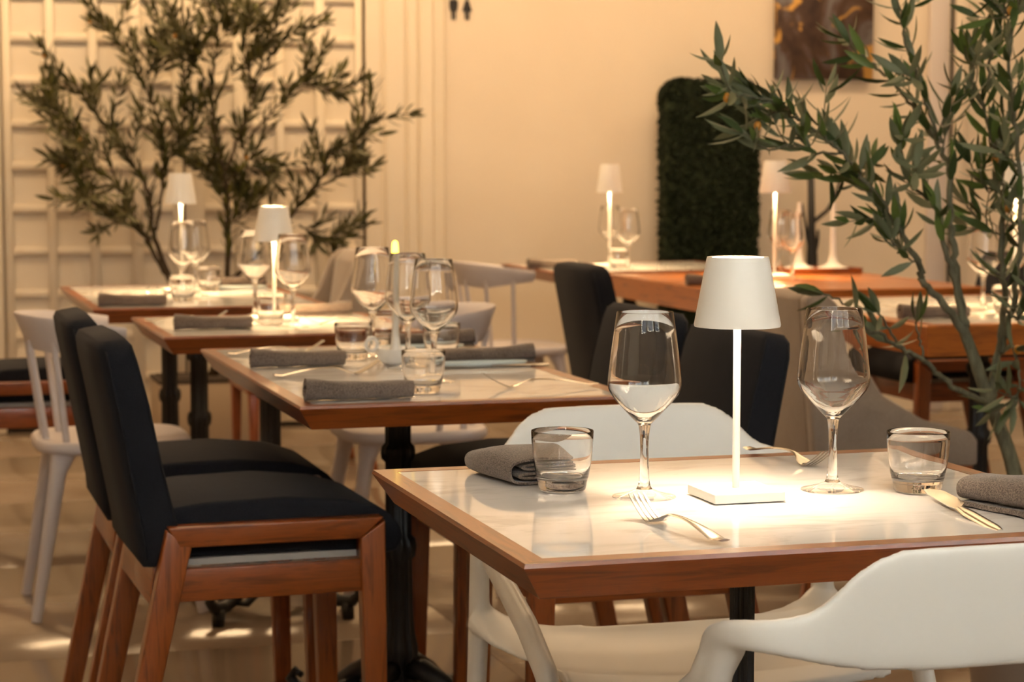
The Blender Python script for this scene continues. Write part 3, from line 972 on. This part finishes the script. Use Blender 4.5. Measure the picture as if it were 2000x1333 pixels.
NG = 'rolled grey linen napkins'
FOLD = [(.052, .0315), (.0, .0335), (-.03, .032), (-.046, .027), (-.050, .0165), (-.046, .006), (-.03, .002), (.0, .0018), (.050, .002), (.0545, .005), (.050, .0080), (.0, .0084), (-.028, .0090),
        (-.0365, .0115), (-.028, .0142), (.0, .0148), (.050, .0145), (.0545, .0175), (.050, .0205), (.0, .0212), (-.022, .0208), (-.031, .0232), (-.022, .0258), (.0, .0268), (.051, .0255)]
make_napkin('folded grey napkin left of the tumbler on the nearest table', (.850, 2.828, .7505), 96, .150, .100, .036, 2.0, NG, 3, .10, .0, FOLD)
make_napkin('rolled grey napkin beside the knife at the right edge', (1.362, 2.345, .7505), 103, .200, .070, .046, 2.3, NG, 5, .18)
nk = make_napkin('rolled grey napkin at the front left corner of the candle table', (.842, 3.832, .7505), 1, .200, .050, .036, 2.4, NG, 2, .22)
for (x, y, rz, lab) in ((.852, 4.475, -1, 'rolled grey napkin at the far left of the candle table'),
                        (1.262, 4.44, 176, 'rolled grey napkin on the right edge of the candle table'),
                        (1.245, 4.86, 180, 'farthest rolled napkin on the right of the candle table'),
                        (.832, 5.528, 0, 'rolled grey napkin on the table behind the candle table'),
                        (.734, 6.475, 0, 'rolled grey napkin on the farthest left table'),
                        (1.185, 5.93, 180, 'dark napkin on the right of the table behind the candle table'),
                        (1.19, 7.35, 180, 'dark napkin at the far right of the farthest left table'),
                        (2.60, 8.22, 0, 'dark napkin at the left of the back table by the moss panel'),
                        (2.80, 6.98, 0, 'dark napkin on the solid wood table, left of the near lamp'),
                        (2.795, 5.345, -2, 'rolled dark napkin on the table behind the right olive tree')):
    copy_tree(nk, (x, y, .7505), rz, lab, NG)


# ---------------------------------------------------------------- cutlery
def make_fork(label, loc, rz, group):
    """handle end at -x, tines at +x curving up"""
    T = thing('fork', label, 'fork', loc, rz, group)
    def zc(x):   # resting line of the fork
        if x < -.085: return .0040 + .25*(-.085 - x)*.35
        if x < .02: return .0040 + .0105*math.sin((x + .085)/.105*math.pi*.62)
        if x < .055: return .0138 - (x - .02)/.035*.0125
        return .0013 + ((x - .055)/.05)**1.35*.026
    def w_(x):
        pts = [(-.10, .0075), (-.09, .0098), (-.06, .0080), (-.02, .0042), (.015, .0034), (.028, .0048), (.042, .0105), (.052, .0122)]
        for (a, wa), (b_, wb_) in zip(pts, pts[1:]):
            if x <= b_: return wa + (wb_ - wa)*(x - a)/(b_ - a)
        return .0122
    xs = [-.10 + .152*k/30 for k in range(31)]
    rings = [[(x, w_(x), zc(x) + .0007), (x, w_(x)*.5, zc(x) + .0019), (x, -w_(x)*.5, zc(x) + .0019), (x, -w_(x), zc(x) + .0007), (x, -w_(x)*.5, zc(x) - .0006), (x, w_(x)*.5, zc(x) - .0006)] for x in xs]
    h = MB().rings(rings).build('handle', 'steel', T, smooth=True, auto=60)
    for k in range(4):
        y0 = -.0093 + .0062*k
        xs2 = [.050 + .052*q/10 for q in range(11)]
        rings = []
        for q, x in enumerate(xs2):
            ww = .0021 - .0010*(q/10)**2; y = y0*(1 - .04*q/10)
            rings.append([(x, y + ww, zc(x) + .0014), (x, y - ww, zc(x) + .0014), (x, y - ww, zc(x) - .0003), (x, y + ww, zc(x) - .0003)])
        MB().rings(rings).build('tine', 'steel', T, smooth=True, auto=40)
    T.scale = (1.1, 1.1, 1.1)
    return T


def make_knife(label, loc, rz, tilt, group):
    T = thing('table_knife', label, 'knife', loc, rz, group)
    T.rotation_euler = (R(tilt[0]), R(tilt[1]), R(rz))
    xs = [-.115 + .125*k/16 for k in range(17)]
    def hw(x): return .0085 - .0030*max(0, (x + .02))/.03 if x > -.02 else .0085 - .0035*max(0, -(x + .095))/.02
    rings = []
    for x in xs:
        a = hw(x)
        rings.append([(x, a*math.cos(2*math.pi*q/10), .0030 + .0028*math.sin(2*math.pi*q/10)) for q in range(10)])
    MB().rings(rings).build('handle', 'steel', T, smooth=True, auto=60)
    prof = [(.008, -.004), (.008, .0045), (.03, .0070), (.10, .0070), (.122, .0035), (.118, -.004), (.095, -.0135), (.05, -.0145), (.024, -.0125), (.016, -.006)]
    n_ = len(prof)
    v = [(x, y, .0036) for x, y in prof] + [(x, y, .0022) for x, y in prof]
    f = [tuple(range(n_)), tuple(range(2*n_ - 1, n_ - 1, -1))] + [(i, i + n_, (i + 1) % n_ + n_, (i + 1) % n_) for i in range(n_)]
    MB().add(v, f).build('blade', 'steel', T)
    return T


FG = 'steel forks'
fk = make_fork('steel fork at the front of the nearest table, tines toward the wine glass', (.906, 2.362, .750), 97, FG)
for (x, y, rz, lab) in ((1.268, 2.872, -82, 'steel fork at the back of the nearest table behind the right wine glass'),
                        (1.225, 3.935, 172, 'steel fork on the right front of the candle table'),
                        (.872, 4.27, 6, 'steel fork between the two left napkins of the candle table'),
                        (.86, 4.78, 4, 'steel fork behind the far left napkin of the candle table'),
                        (.80, 5.80, 4, 'steel fork behind the napkin on the table behind the candle table'),
                        (1.19, 5.60, 176, 'steel fork on the right of the table behind the candle table'),
                        (.80, 6.85, 4, 'steel fork on the farthest left table'),
                        (2.78, 5.62, 4, 'steel fork behind the dark napkin on the olive-tree table')):
    copy_tree(fk, (x, y, .750), rz, lab, FG)
KG = 'table knives'
make_knife('steel table knife leaning on the napkin at the right edge', (1.286, 2.372, .7525), 84, (-14, -3.5), KG)
kn = make_knife('pale table knife on the right of the candle table', (1.252, 4.345, .7508), 178, (0, 0), KG)
copy_tree(kn, (1.235, 4.765, .7508), 179, 'pale table knife by the farthest napkin of the candle table', KG)

# narrow pale blue dishes under the right napkins of the candle table
def dish(label, loc, rz):
    T = thing('serving_dish', label, 'dish', loc, rz, 'narrow pale blue dishes')
    rings = []
    for (sc, z) in ((.80, .0), (.92, .001), (1.0, .009), (.985, .0105), (.88, .004), (.5, .0032)):
        rings.append([(math.cos(2*math.pi*k/36)*.105*sc, math.sin(2*math.pi*k/36)*.030*sc, z) for k in range(36)])
    MB().rings(rings).build('dish_body', 'ceramic_blue', T, smooth=True, auto=60)


dish('narrow pale blue dish before the right napkin of the candle table', (1.225, 4.375, .7505), 178)
dish('narrow pale blue dish before the farthest napkin of the candle table', (1.20, 4.80, .7505), 178)
dish('narrow pale dish on the far right of the farthest left table', (1.17, 7.22, .7505), 178)


# ---------------------------------------------------------------- candle holders
def candle_holder(label, loc, rz, lit, group):
    T = thing('candle_holder', label, 'candle holder', loc, rz, group)
    if lit:
        bowl = [(0, .001), (.026, .001), (.034, .008), (.042, .022), (.045, .034), (.0445, .036), (.041, .034), (.036, .022), (.020, .014), (.011, .040), (.0085, .062), (.0075, .062), (.0, .060)]
        MB().lathe(bowl, 40).build('bowl', 'ceramic_white', T, smooth=True, auto=60)
        ring = [(-.058 + .014*math.cos(2*math.pi*k/20), 0, .046 + .014*math.sin(2*math.pi*k/20)) for k in range(21)]
        MB().tube(ring, .0042, 8, up=(0, 1, 0)).build('ring_handle', 'ceramic_white', T, smooth=True)
        c = MB().lathe([(.0078, .058), (.0070, .215), (.0045, .218), (0, .218)], 20).build('candle', 'ceramic_white', T, smooth=True, auto=50)
        MB().lathe([(0, .216), (.004, .219), (.0068, .224), (.0070, .240), (.0066, .255), (.0050, .263), (0, .266)], 16).build('flame', 'flame', c, smooth=True)
    else:
        prof = [(0, .001), (.060, .001), (.064, .004), (.060, .010), (.034, .018), (.020, .030), (.0135, .060), (.0115, .14), (.0105, .235), (.008, .240), (0, .240)]
        MB().lathe(prof, 40).build('stick', 'ceramic_white', T, smooth=True, auto=50)
        MB().lathe([(.0095, .240), (.0085, .262), (0, .263)], 16).build('candle', 'ceramic_white', T, smooth=True, auto=50)
    return T


candle_holder('white candle holder with ring handle and lit candle on the long table', (1.062, 4.462, .7505), 16, True, 'candle holders')
tr = thing('serving_tray', 'dark wooden tray under the candlesticks on the solid wood table', 'tray', (3.50, 7.66, .7505), 0)
MB().box(-.15, .15, -.10, .10, 0, .008).build('tray_base', 'wood_x', tr, bevel=.002)
for (x0, x1, y0, y1) in ((-.15, .15, -.10, -.092), (-.15, .15, .092, .10), (-.15, -.142, -.092, .092), (.142, .15, -.092, .092)):
    MB().box(x0, x1, y0, y1, .008, .020).build('tray_rim', 'wood_x', tr)
candle_holder('right white candlestick with wide foot on the wooden tray', (3.571, 7.66, .7590), 0, False, 'candlesticks on the tray')
candle_holder('left white candlestick with wide foot on the wooden tray', (3.438, 7.685, .7590), 0, False, 'candlesticks on the tray')

# ---------------------------------------------------------------- olive trees
RB=[([(2.368,4.096,0.418),(2.35,4.101,0.496),(2.328,4.108,0.574),(2.289,4.12,0.674),(2.258,4.129,0.763),(2.233,4.136,0.829)],0.022,0.015),([(2.258,4.129,0.763),(2.203,4.126,0.863),(2.135,4.127,0.924),(2.117,4.113,0.967),(2.069,4.109,1.035),(2.025,4.103,1.095),(1.968,4.101,1.162),(1.931,4.093,1.198),(1.884,4.088,1.233),(1.824,4.087,1.269),(1.766,4.085,1.303),(1.719,4.08,1.322)],0.012,0.002),([(2.233,4.136,0.829),(2.206,4.127,0.933),(2.174,4.119,1.025),(2.144,4.11,1.094),(2.096,4.107,1.131),(2.07,4.097,1.171),(2.053,4.085,1.229)],0.01,0.002),([(2.239,4.134,0.829),(2.226,4.156,0.954),(2.219,4.175,1.069),(2.226,4.19,1.161),(2.215,4.211,1.208),(2.185,4.237,1.273),(2.148,4.266,1.329),(2.109,4.294,1.38),(2.071,4.323,1.418),(2.048,4.347,1.453)],0.012,0.002),([(2.207,4.196,1.223),(2.174,4.195,1.299),(2.145,4.193,1.368),(2.118,4.191,1.436),(2.1,4.186,1.503),(2.088,4.179,1.568)],0.006,0.002),([(2.294,4.118,0.663),(2.314,4.125,0.772),(2.332,4.133,0.871),(2.328,4.147,1.023),(2.337,4.157,1.115),(2.324,4.174,1.208),(2.306,4.193,1.3),(2.325,4.2,1.4),(2.35,4.206,1.499)],0.012,0.003),([(2.313,4.112,0.774),(2.332,4.086,0.918),(2.326,4.067,1.071),(2.306,4.052,1.244),(2.279,4.039,1.392),(2.285,4.016,1.539)],0.01,0.003),([(2.289,4.12,0.669),(2.19,4.097,0.707),(2.109,4.069,0.766),(2.034,4.039,0.798),(1.97,4.005,0.832),(1.905,3.973,0.848)],0.01,0.003),([(2.034,4.039,0.798),(2.002,4.022,0.843),(1.967,4.006,0.876)],0.004,0.002),([(2.109,4.069,0.766),(2.098,4.072,0.815),(2.092,4.074,0.847)],0.004,0.002),([(1.934,4.1,1.198),(1.87,4.085,1.201),(1.801,4.071,1.216),(1.743,4.054,1.211),(1.682,4.039,1.241)],0.004,0.002),([(1.826,4.09,1.269),(1.783,4.071,1.299),(1.716,4.06,1.314),(1.65,4.048,1.318)],0.004,0.002),([(2.021,4.095,1.095),(2.0,4.136,1.136),(1.973,4.178,1.158),(1.935,4.224,1.152)],0.004,0.002),([(2.12,4.118,0.966),(2.076,4.105,0.986),(2.038,4.09,1.019)],0.003,0.002),([(2.319,4.111,0.873),(2.323,4.057,0.854),(2.317,4.007,0.923)],0.005,0.002),([(2.318,4.163,1.208),(2.348,4.172,1.278),(2.377,4.181,1.345),(2.406,4.189,1.367)],0.005,0.002),([(2.319,4.215,1.301),(2.294,4.222,1.356),(2.283,4.226,1.411)],0.004,0.002),([(2.363,4.202,1.114),(2.337,4.236,1.134),(2.316,4.268,1.179)],0.004,0.002),([(2.359,4.203,1.021),(2.333,4.237,1.044),(2.312,4.269,1.089)],0.004,0.002),([(2.322,4.11,0.818),(2.32,4.058,0.767),(2.301,4.012,0.707),(2.261,3.971,0.669)],0.005,0.002),([(1.955,4.01,0.836),(1.892,3.976,0.89),(1.821,3.945,0.919)],0.003,0.002),([(2.285,4.016,1.539),(2.271,4.021,1.486),(2.245,4.028,1.507),(2.224,4.035,1.528)],0.004,0.002)]
LB=[([(1.161,8.938,0.693),(1.091,8.942,0.825),(1.022,8.945,0.959),(0.972,8.942,1.064),(0.878,8.953,1.136),(0.793,8.96,1.163),(0.724,8.964,1.18)],0.01,0.002),([(1.169,8.936,0.693),(1.106,8.984,0.885),(1.095,9.017,1.046),(1.023,9.069,1.188),(0.942,9.122,1.313),(0.877,9.171,1.42),(0.805,9.223,1.511),(0.746,9.27,1.557)],0.012,0.002),([(0.872,9.128,1.349),(0.77,9.159,1.366),(0.677,9.186,1.43)],0.004,0.002),([(1.117,8.951,0.895),(1.155,8.992,1.135),(1.155,9.044,1.313),(1.104,9.112,1.476),(1.042,9.182,1.621),(0.989,9.25,1.704),(0.933,9.319,1.77)],0.007,0.002),([(1.118,9.16,1.45),(1.17,9.196,1.587),(1.203,9.239,1.707)],0.004,0.002),([(1.399,8.868,0.693),(1.403,8.881,0.913),(1.399,8.898,1.091),(1.361,8.924,1.312),(1.349,8.942,1.49),(1.378,8.949,1.667),(1.357,8.97,1.8),(1.336,8.991,1.887)],0.013,0.002),([(1.395,8.869,1.135),(1.448,8.801,1.311),(1.493,8.736,1.468),(1.444,8.698,1.612),(1.454,8.643,1.763)],0.007,0.002),([(1.493,8.736,1.468),(1.57,8.661,1.655),(1.536,8.619,1.738)],0.004,0.002),([(1.482,8.843,1.268),(1.617,8.838,1.418),(1.725,8.841,1.499),(1.841,8.841,1.464)],0.005,0.002),([(1.37,8.929,1.277),(1.284,9.006,1.313),(1.252,9.068,1.582),(1.243,9.123,1.702)],0.005,0.002),([(1.417,8.862,0.693),(1.489,8.815,0.762),(1.597,8.757,0.888),(1.67,8.709,1.004),(1.742,8.662,1.092),(1.78,8.625,1.207),(1.875,8.571,1.275),(1.953,8.521,1.344),(2.072,8.46,1.369)],0.011,0.002),([(1.742,8.662,1.073),(1.842,8.632,1.128),(1.877,8.622,1.153)],0.004,0.002),([(1.683,8.784,0.914),(1.734,8.769,0.886),(1.819,8.743,0.852)],0.005,0.002),([(1.094,8.958,0.852),(1.001,8.908,0.924),(0.91,8.856,0.979),(0.819,8.805,1.024),(0.771,8.741,1.033)],0.006,0.002),([(0.977,8.993,1.064),(0.908,9.013,1.211),(0.828,9.037,1.232),(0.756,9.058,1.173)],0.005,0.002),([(1.101,9.061,1.045),(1.178,8.985,1.211),(1.213,8.923,1.274)],0.004,0.002),([(1.395,8.869,1.091),(1.465,8.918,1.148),(1.538,8.966,1.211),(1.611,9.014,1.147)],0.004,0.002),([(1.392,8.87,1.0),(1.37,8.929,1.063),(1.368,8.981,1.147)],0.004,0.002),([(1.393,8.87,0.914),(1.481,8.896,0.957),(1.531,8.933,1.041)],0.004,0.002),([(1.356,8.985,1.491),(1.291,9.004,1.572),(1.262,9.013,1.656)],0.004,0.002),([(1.382,8.977,1.669),(1.464,9.005,1.743),(1.555,9.03,1.768)],0.004,0.002)]


def leaf_mesh(name, mat, L=.080, wd=.0088, bend=.16):
    v = []; f = []
    st = [(0, .10), (.12, .55), (.35, .96), (.6, .92), (.82, .55), (1.0, .04)]
    for (u, q) in st:
        z = -bend*L*u*u
        v += [(u*L, wd*q, z + wd*q*.35), (u*L, 0, z), (u*L, -wd*q, z + wd*q*.35)]
    for k in range(len(st) - 1):
        a = k*3
        f += [(a, a + 1, a + 4, a + 3), (a + 1, a + 2, a + 5, a + 4)]
    return mesh_from(name, v, f, mat, True)


def olive_tree(name, label, branches, pot, trunk, leaf, bark, seed, spacing, skip, twig_n, Lk, box=False, sparse=(), tlk=1.0):
    rnd = random.Random(seed)
    base = Vector(pot)
    T = thing(name, label, 'plant', (base.x, base.y, 0))
    inv = Vector((base.x, base.y, 0))
    if box:
        MB().box(-.21, .21, -.15, .15, 0, .27).build('planter', 'planter_tan', T, bevel=.004)
        MB().box(-.213, .213, -.153, .153, .27, .285).build('planter_rim', 'dark_gap', T, bevel=.002)
        MB().box(-.19, .19, -.13, .13, .285, .29).build('soil', 'soil', T)
    else:
        MB().lathe([(0, 0), (.15, 0), (.16, .01), (.20, .36), (.21, .38), (.195, .39), (.185, .35), (.0, .345)], 40).build('pot', 'terracotta', T, smooth=True, auto=40)
        MB().lathe([(0, .352), (.186, .350)], 32).build('soil', 'soil', T)
    for t_ in trunk:
        pts = [Vector(q) - inv for q, _ in t_]
        cm = catmull(pts, 5)
        rr = [t_[0][1] + (t_[-1][1] - t_[0][1])*k/(len(cm) - 1) for k in range(len(cm))]
        MB().tube(cm, rr, 9).build('trunk', bark, T, smooth=True)
    leaves = []   # (pos, dir, normal, scale)
    def dress(cm, start, spacing=spacing):
        acc = 0; side = 1; phase = rnd.random()*6
        for i in range(1, len(cm)):
            seg = cm[i] - cm[i - 1]; l_ = seg.length
            if l_ < 1e-5: continue
            d = seg.normalized()
            acc += l_
            u = i/(len(cm) - 1)
            while acc > spacing:
                acc -= spacing
                if u < start: continue
                phase += 1.3 + rnd.random()*.9
                x = Vector((0, 0, 1)) - d*d.z
                x = x.normalized() if x.length > .05 else Vector((1, 0, 0))
                y = d.cross(x)
                for s in (0, math.pi):
                    if rnd.random() < .14: continue
                    a = phase + s
                    rad = x*math.cos(a) + y*math.sin(a)
                    op = rnd.uniform(.55, 1.25)
                    ld = (d*math.cos(op) + rad*math.sin(op) + Vector((0, 0, .12))).normalized()
                    leaves.append((cm[i] + rad*.002, ld, rad, rnd.uniform(.72, 1.12)*Lk))
    for bi, (pts, w0_, w1_) in enumerate(branches):
        P_ = [Vector(q) - inv for q in pts]
        cm = catmull(P_, 7)
        # slight natural wander
        for i in range(1, len(cm) - 1):
            cm[i] = cm[i] + Vector((rnd.uniform(-1, 1), rnd.uniform(-1, 1), rnd.uniform(-1, 1)))*.004
        rr = [w0_ + (w1_ - w0_)*(k/(len(cm) - 1))**.8 for k in range(len(cm))]
        br = MB().tube(cm, rr, 7).build('branch', bark, T, smooth=True)
        dress(cm, skip.get(bi, .18), spacing*(2.6 if bi in sparse else 1))
        # side twigs
        for q in range(0 if bi in sparse else twig_n):
            i = int(len(cm)*rnd.uniform(max(.25, skip.get(bi, .18)), .92))
            i = max(1, min(i, len(cm) - 2))
            d = (cm[i + 1] - cm[i - 1]).normalized()
            rv = Vector((rnd.uniform(-1, 1), rnd.uniform(-1, 1), rnd.uniform(-.2, 1)))
            rv = (rv - d*rv.dot(d)).normalized()
            tl = rnd.uniform(.09, .20)*Lk*tlk
            tw = [cm[i], cm[i] + (d*.6 + rv*.6)*tl*.5, cm[i] + (d*.65 + rv*.9 + Vector((0, 0, .10)))*tl]
            tw = catmull(tw, 4)
            MB().tube(tw, [.0022, .0012] if len(tw) == 2 else [.0024 - .0014*k/(len(tw) - 1) for k in range(len(tw))], 5).build('twig', bark, br, smooth=True)
            dress(tw, .1)
        # terminal tuft
        d = (cm[-1] - cm[-3]).normalized()
        for q in range(4):
            rv = Vector((rnd.uniform(-1, 1), rnd.uniform(-1, 1), rnd.uniform(-1, 1)))*.45
            leaves.append((cm[-1], (d + rv).normalized(), rv.normalized(), rnd.uniform(.8, 1.1)*Lk))
    me = leaf_mesh('leaf', leaf)
    def mat4(lf):
        p, d, n_, s = lf
        y = n_.cross(d)
        y = y.normalized() if y.length > 1e-3 else d.orthogonal().normalized()
        z = d.cross(y)
        m_ = Matrix((d, y, z)).transposed().to_4x4()
        return Matrix.Translation(p) @ m_ @ Matrix.Diagonal((s, s*1.05, s, 1))
    rnd.shuffle(leaves)
    for lf in leaves[:300]:
        o = bpy.data.objects.new('leaf', me); link(o, T); o.matrix_local = mat4(lf)
    if len(leaves) > 300:
        v = []; f = []
        base_v = [q.co.copy() for q in me.vertices]; base_f = [tuple(p_.vertices) for p_ in me.polygons]
        for lf in leaves[300:]:
            m_ = mat4(lf); k = len(v)
            v += [m_ @ q for q in base_v]; f += [tuple(i + k for i in q) for q in base_f]
        o = bpy.data.objects.new('foliage', mesh_from('foliage', v, f, leaf, True)); link(o, T); tag(o, kind='stuff')
    # a few ripe olives
    for q in range(7):
        p, d, n_, s = leaves[q*13 % len(leaves)]
        o = MB().lathe([(0, -.010), (.005, -.008), (.0078, -.002), (.0075, .004), (.004, .009), (0, .010)], 12).build('olive', 'olive_fruit', T, smooth=True)
        o.location = p + n_*.01
    print(name, 'leaves', len(leaves))
    return T


rb0 = RB[0][0]
olive_tree('olive_tree', 'large olive tree in sharp green leaf at the right edge', [(p_, a_*.78, b_) for p_, a_, b_ in RB[1:]], (2.42, 4.07, 0),
           [[(q, .020 - .0014*k) for k, q in enumerate([(2.42, 4.07, .33)] + rb0)]], 'olive_leaf', 'bark', 11, .0215,
           {0: .35, 1: .3, 2: .28, 4: .3, 5: .3, 6: .5}, 2, 1.0, False, (6, 7, 8, 19), .6)
olive_tree('olive_tree', 'bushy olive tree against the lattice doors on the left', LB, (1.31, 8.93, 0),
           [[((1.33, 8.90, .28), .018), ((1.36, 8.88, .5), .016), (LB[0][0][0], .011)], [((1.33, 8.90, .28), .018), ((1.40, 8.87, .52), .015), (LB[5][0][0], .013)],
            [((1.33, 8.90, .28), .016), ((1.41, 8.88, .52), .013), (LB[1][0][0], .012)], [((1.34, 8.90, .28), .016), ((1.42, 8.87, .52), .013), (LB[10][0][0], .011)]],
           'olive_leaf_warm_lit', 'bark_dark', 23, .0150, {0: .14, 1: .12, 3: .1, 5: .06, 10: .14, 13: .2}, 8, .92, True)

# ---------------------------------------------------------------- moss panel (freestanding boxwood screen)
rnd = random.Random(5)
hp = thing('moss_panel', 'tall dark green boxwood panel with rounded top corners', 'hedge', (3.645, 9.155, 0), -4.8)
hw, ht, dp, cr = .218, 1.540, .055, .085
out = [(-hw, .05), (hw, .05)]
for k in range(9):
    a = R(90*k/8); out.append((hw - cr + cr*math.cos(a), ht - cr + cr*math.sin(a)))
for k in range(9):
    a = R(90 + 90*k/8); out.append((-hw + cr + cr*math.cos(a), ht - cr + cr*math.sin(a)))
MB().prism(out, -dp, dp).build('core', 'moss_leaf', hp)
MB().box(-hw, hw, -.12, .12, 0, .05).build('base', 'black_matt', hp, bevel=.004)
v = []; f = []
def inside(x, z):
    if abs(x) > hw or z > ht or z < .06: return False
    if z > ht - cr and abs(x) > hw - cr:
        return (abs(x) - hw + cr)**2 + (z - ht + cr)**2 < cr*cr
    return True
def tuft(p, nrm):
    for q in range(3):
        d = (nrm*.7 + Vector((rnd.uniform(-1, 1), rnd.uniform(-1, 1), rnd.uniform(-1, 1)))).normalized()
        t = d.orthogonal().normalized()
        t.rotate(Matrix.Rotation(rnd.uniform(0, 6.28), 3, d))
        L = rnd.uniform(.012, .022); k = len(v)
        v.extend([p, p + d*L*.6 + t*L*.28, p + d*L, p + d*L*.6 - t*L*.28]); f.append((k, k + 1, k + 2, k + 3))
cnt = 0
while cnt < 9000:
    x = rnd.uniform(-hw, hw); z = rnd.uniform(.06, ht)
    if not inside(x, z): continue
    s = -1 if rnd.random() < .8 else 1
    tuft(Vector((x, s*(dp + .001), z)), Vector((0, s, 0))); cnt += 1
for k in range(2600):
    i = rnd.randrange(1, len(out)); a = out[i]; b_ = out[(i + 1) % len(out)]
    t_ = rnd.random(); x = a[0] + (b_[0] - a[0])*t_; z = a[1] + (b_[1] - a[1])*t_
    nrm = Vector((x/hw*1.0 if z < ht - cr else x/hw, 0, 0 if z < ht - cr else 1)).normalized()
    tuft(Vector((x, rnd.uniform(-dp, dp), z)), nrm)
for k in range(1500):
    s = rnd.choice((-1, 1)); tuft(Vector((s*hw, rnd.uniform(-dp, dp), rnd.uniform(.06, ht - cr))), Vector((s, 0, 0)))
o = bpy.data.objects.new('foliage', mesh_from('foliage', v, f, 'moss_leaf')); link(o, hp); tag(o, kind='stuff')

# ---------------------------------------------------------------- black branching stand by the back wall
bs = thing('branch_sculpture', 'black branching twig stand right of the moss panel', 'sculpture', (4.105, 9.03, 0), -4.8)
MB().lathe([(0, 0), (.14, 0), (.14, .015), (.03, .03), (.022, .06), (0, .06)], 32).build('base', 'black_matt', bs, smooth=True, auto=40)
MB().tube([(0, 0, .05), (.004, 0, .45), (.0, 0, .74), (-.004, 0, .86), (-.010, 0, 1.10)], [.024, .024, .026, .018, .016], 10).build('stem', 'black_matt', bs, smooth=True)
for pth, r0_ in (([(0, 0, .74), (-.03, 0, .86), (-.052, 0, .985)], .011), ([(0, 0, .90), (.04, 0, .93), (.085, .02, .965), (.125, .02, 1.05), (.155, .02, 1.15)], .011), ([(0, 0, .72), (.03, .02, .80), (.035, .02, .865)], .010)):
    MB().tube(catmull(pth, 5), [r0_ - .004*k/(5*(len(pth) - 1)) for k in range(5*(len(pth) - 1) + 1)], 8).build('arm', 'black_matt', bs, smooth=True)
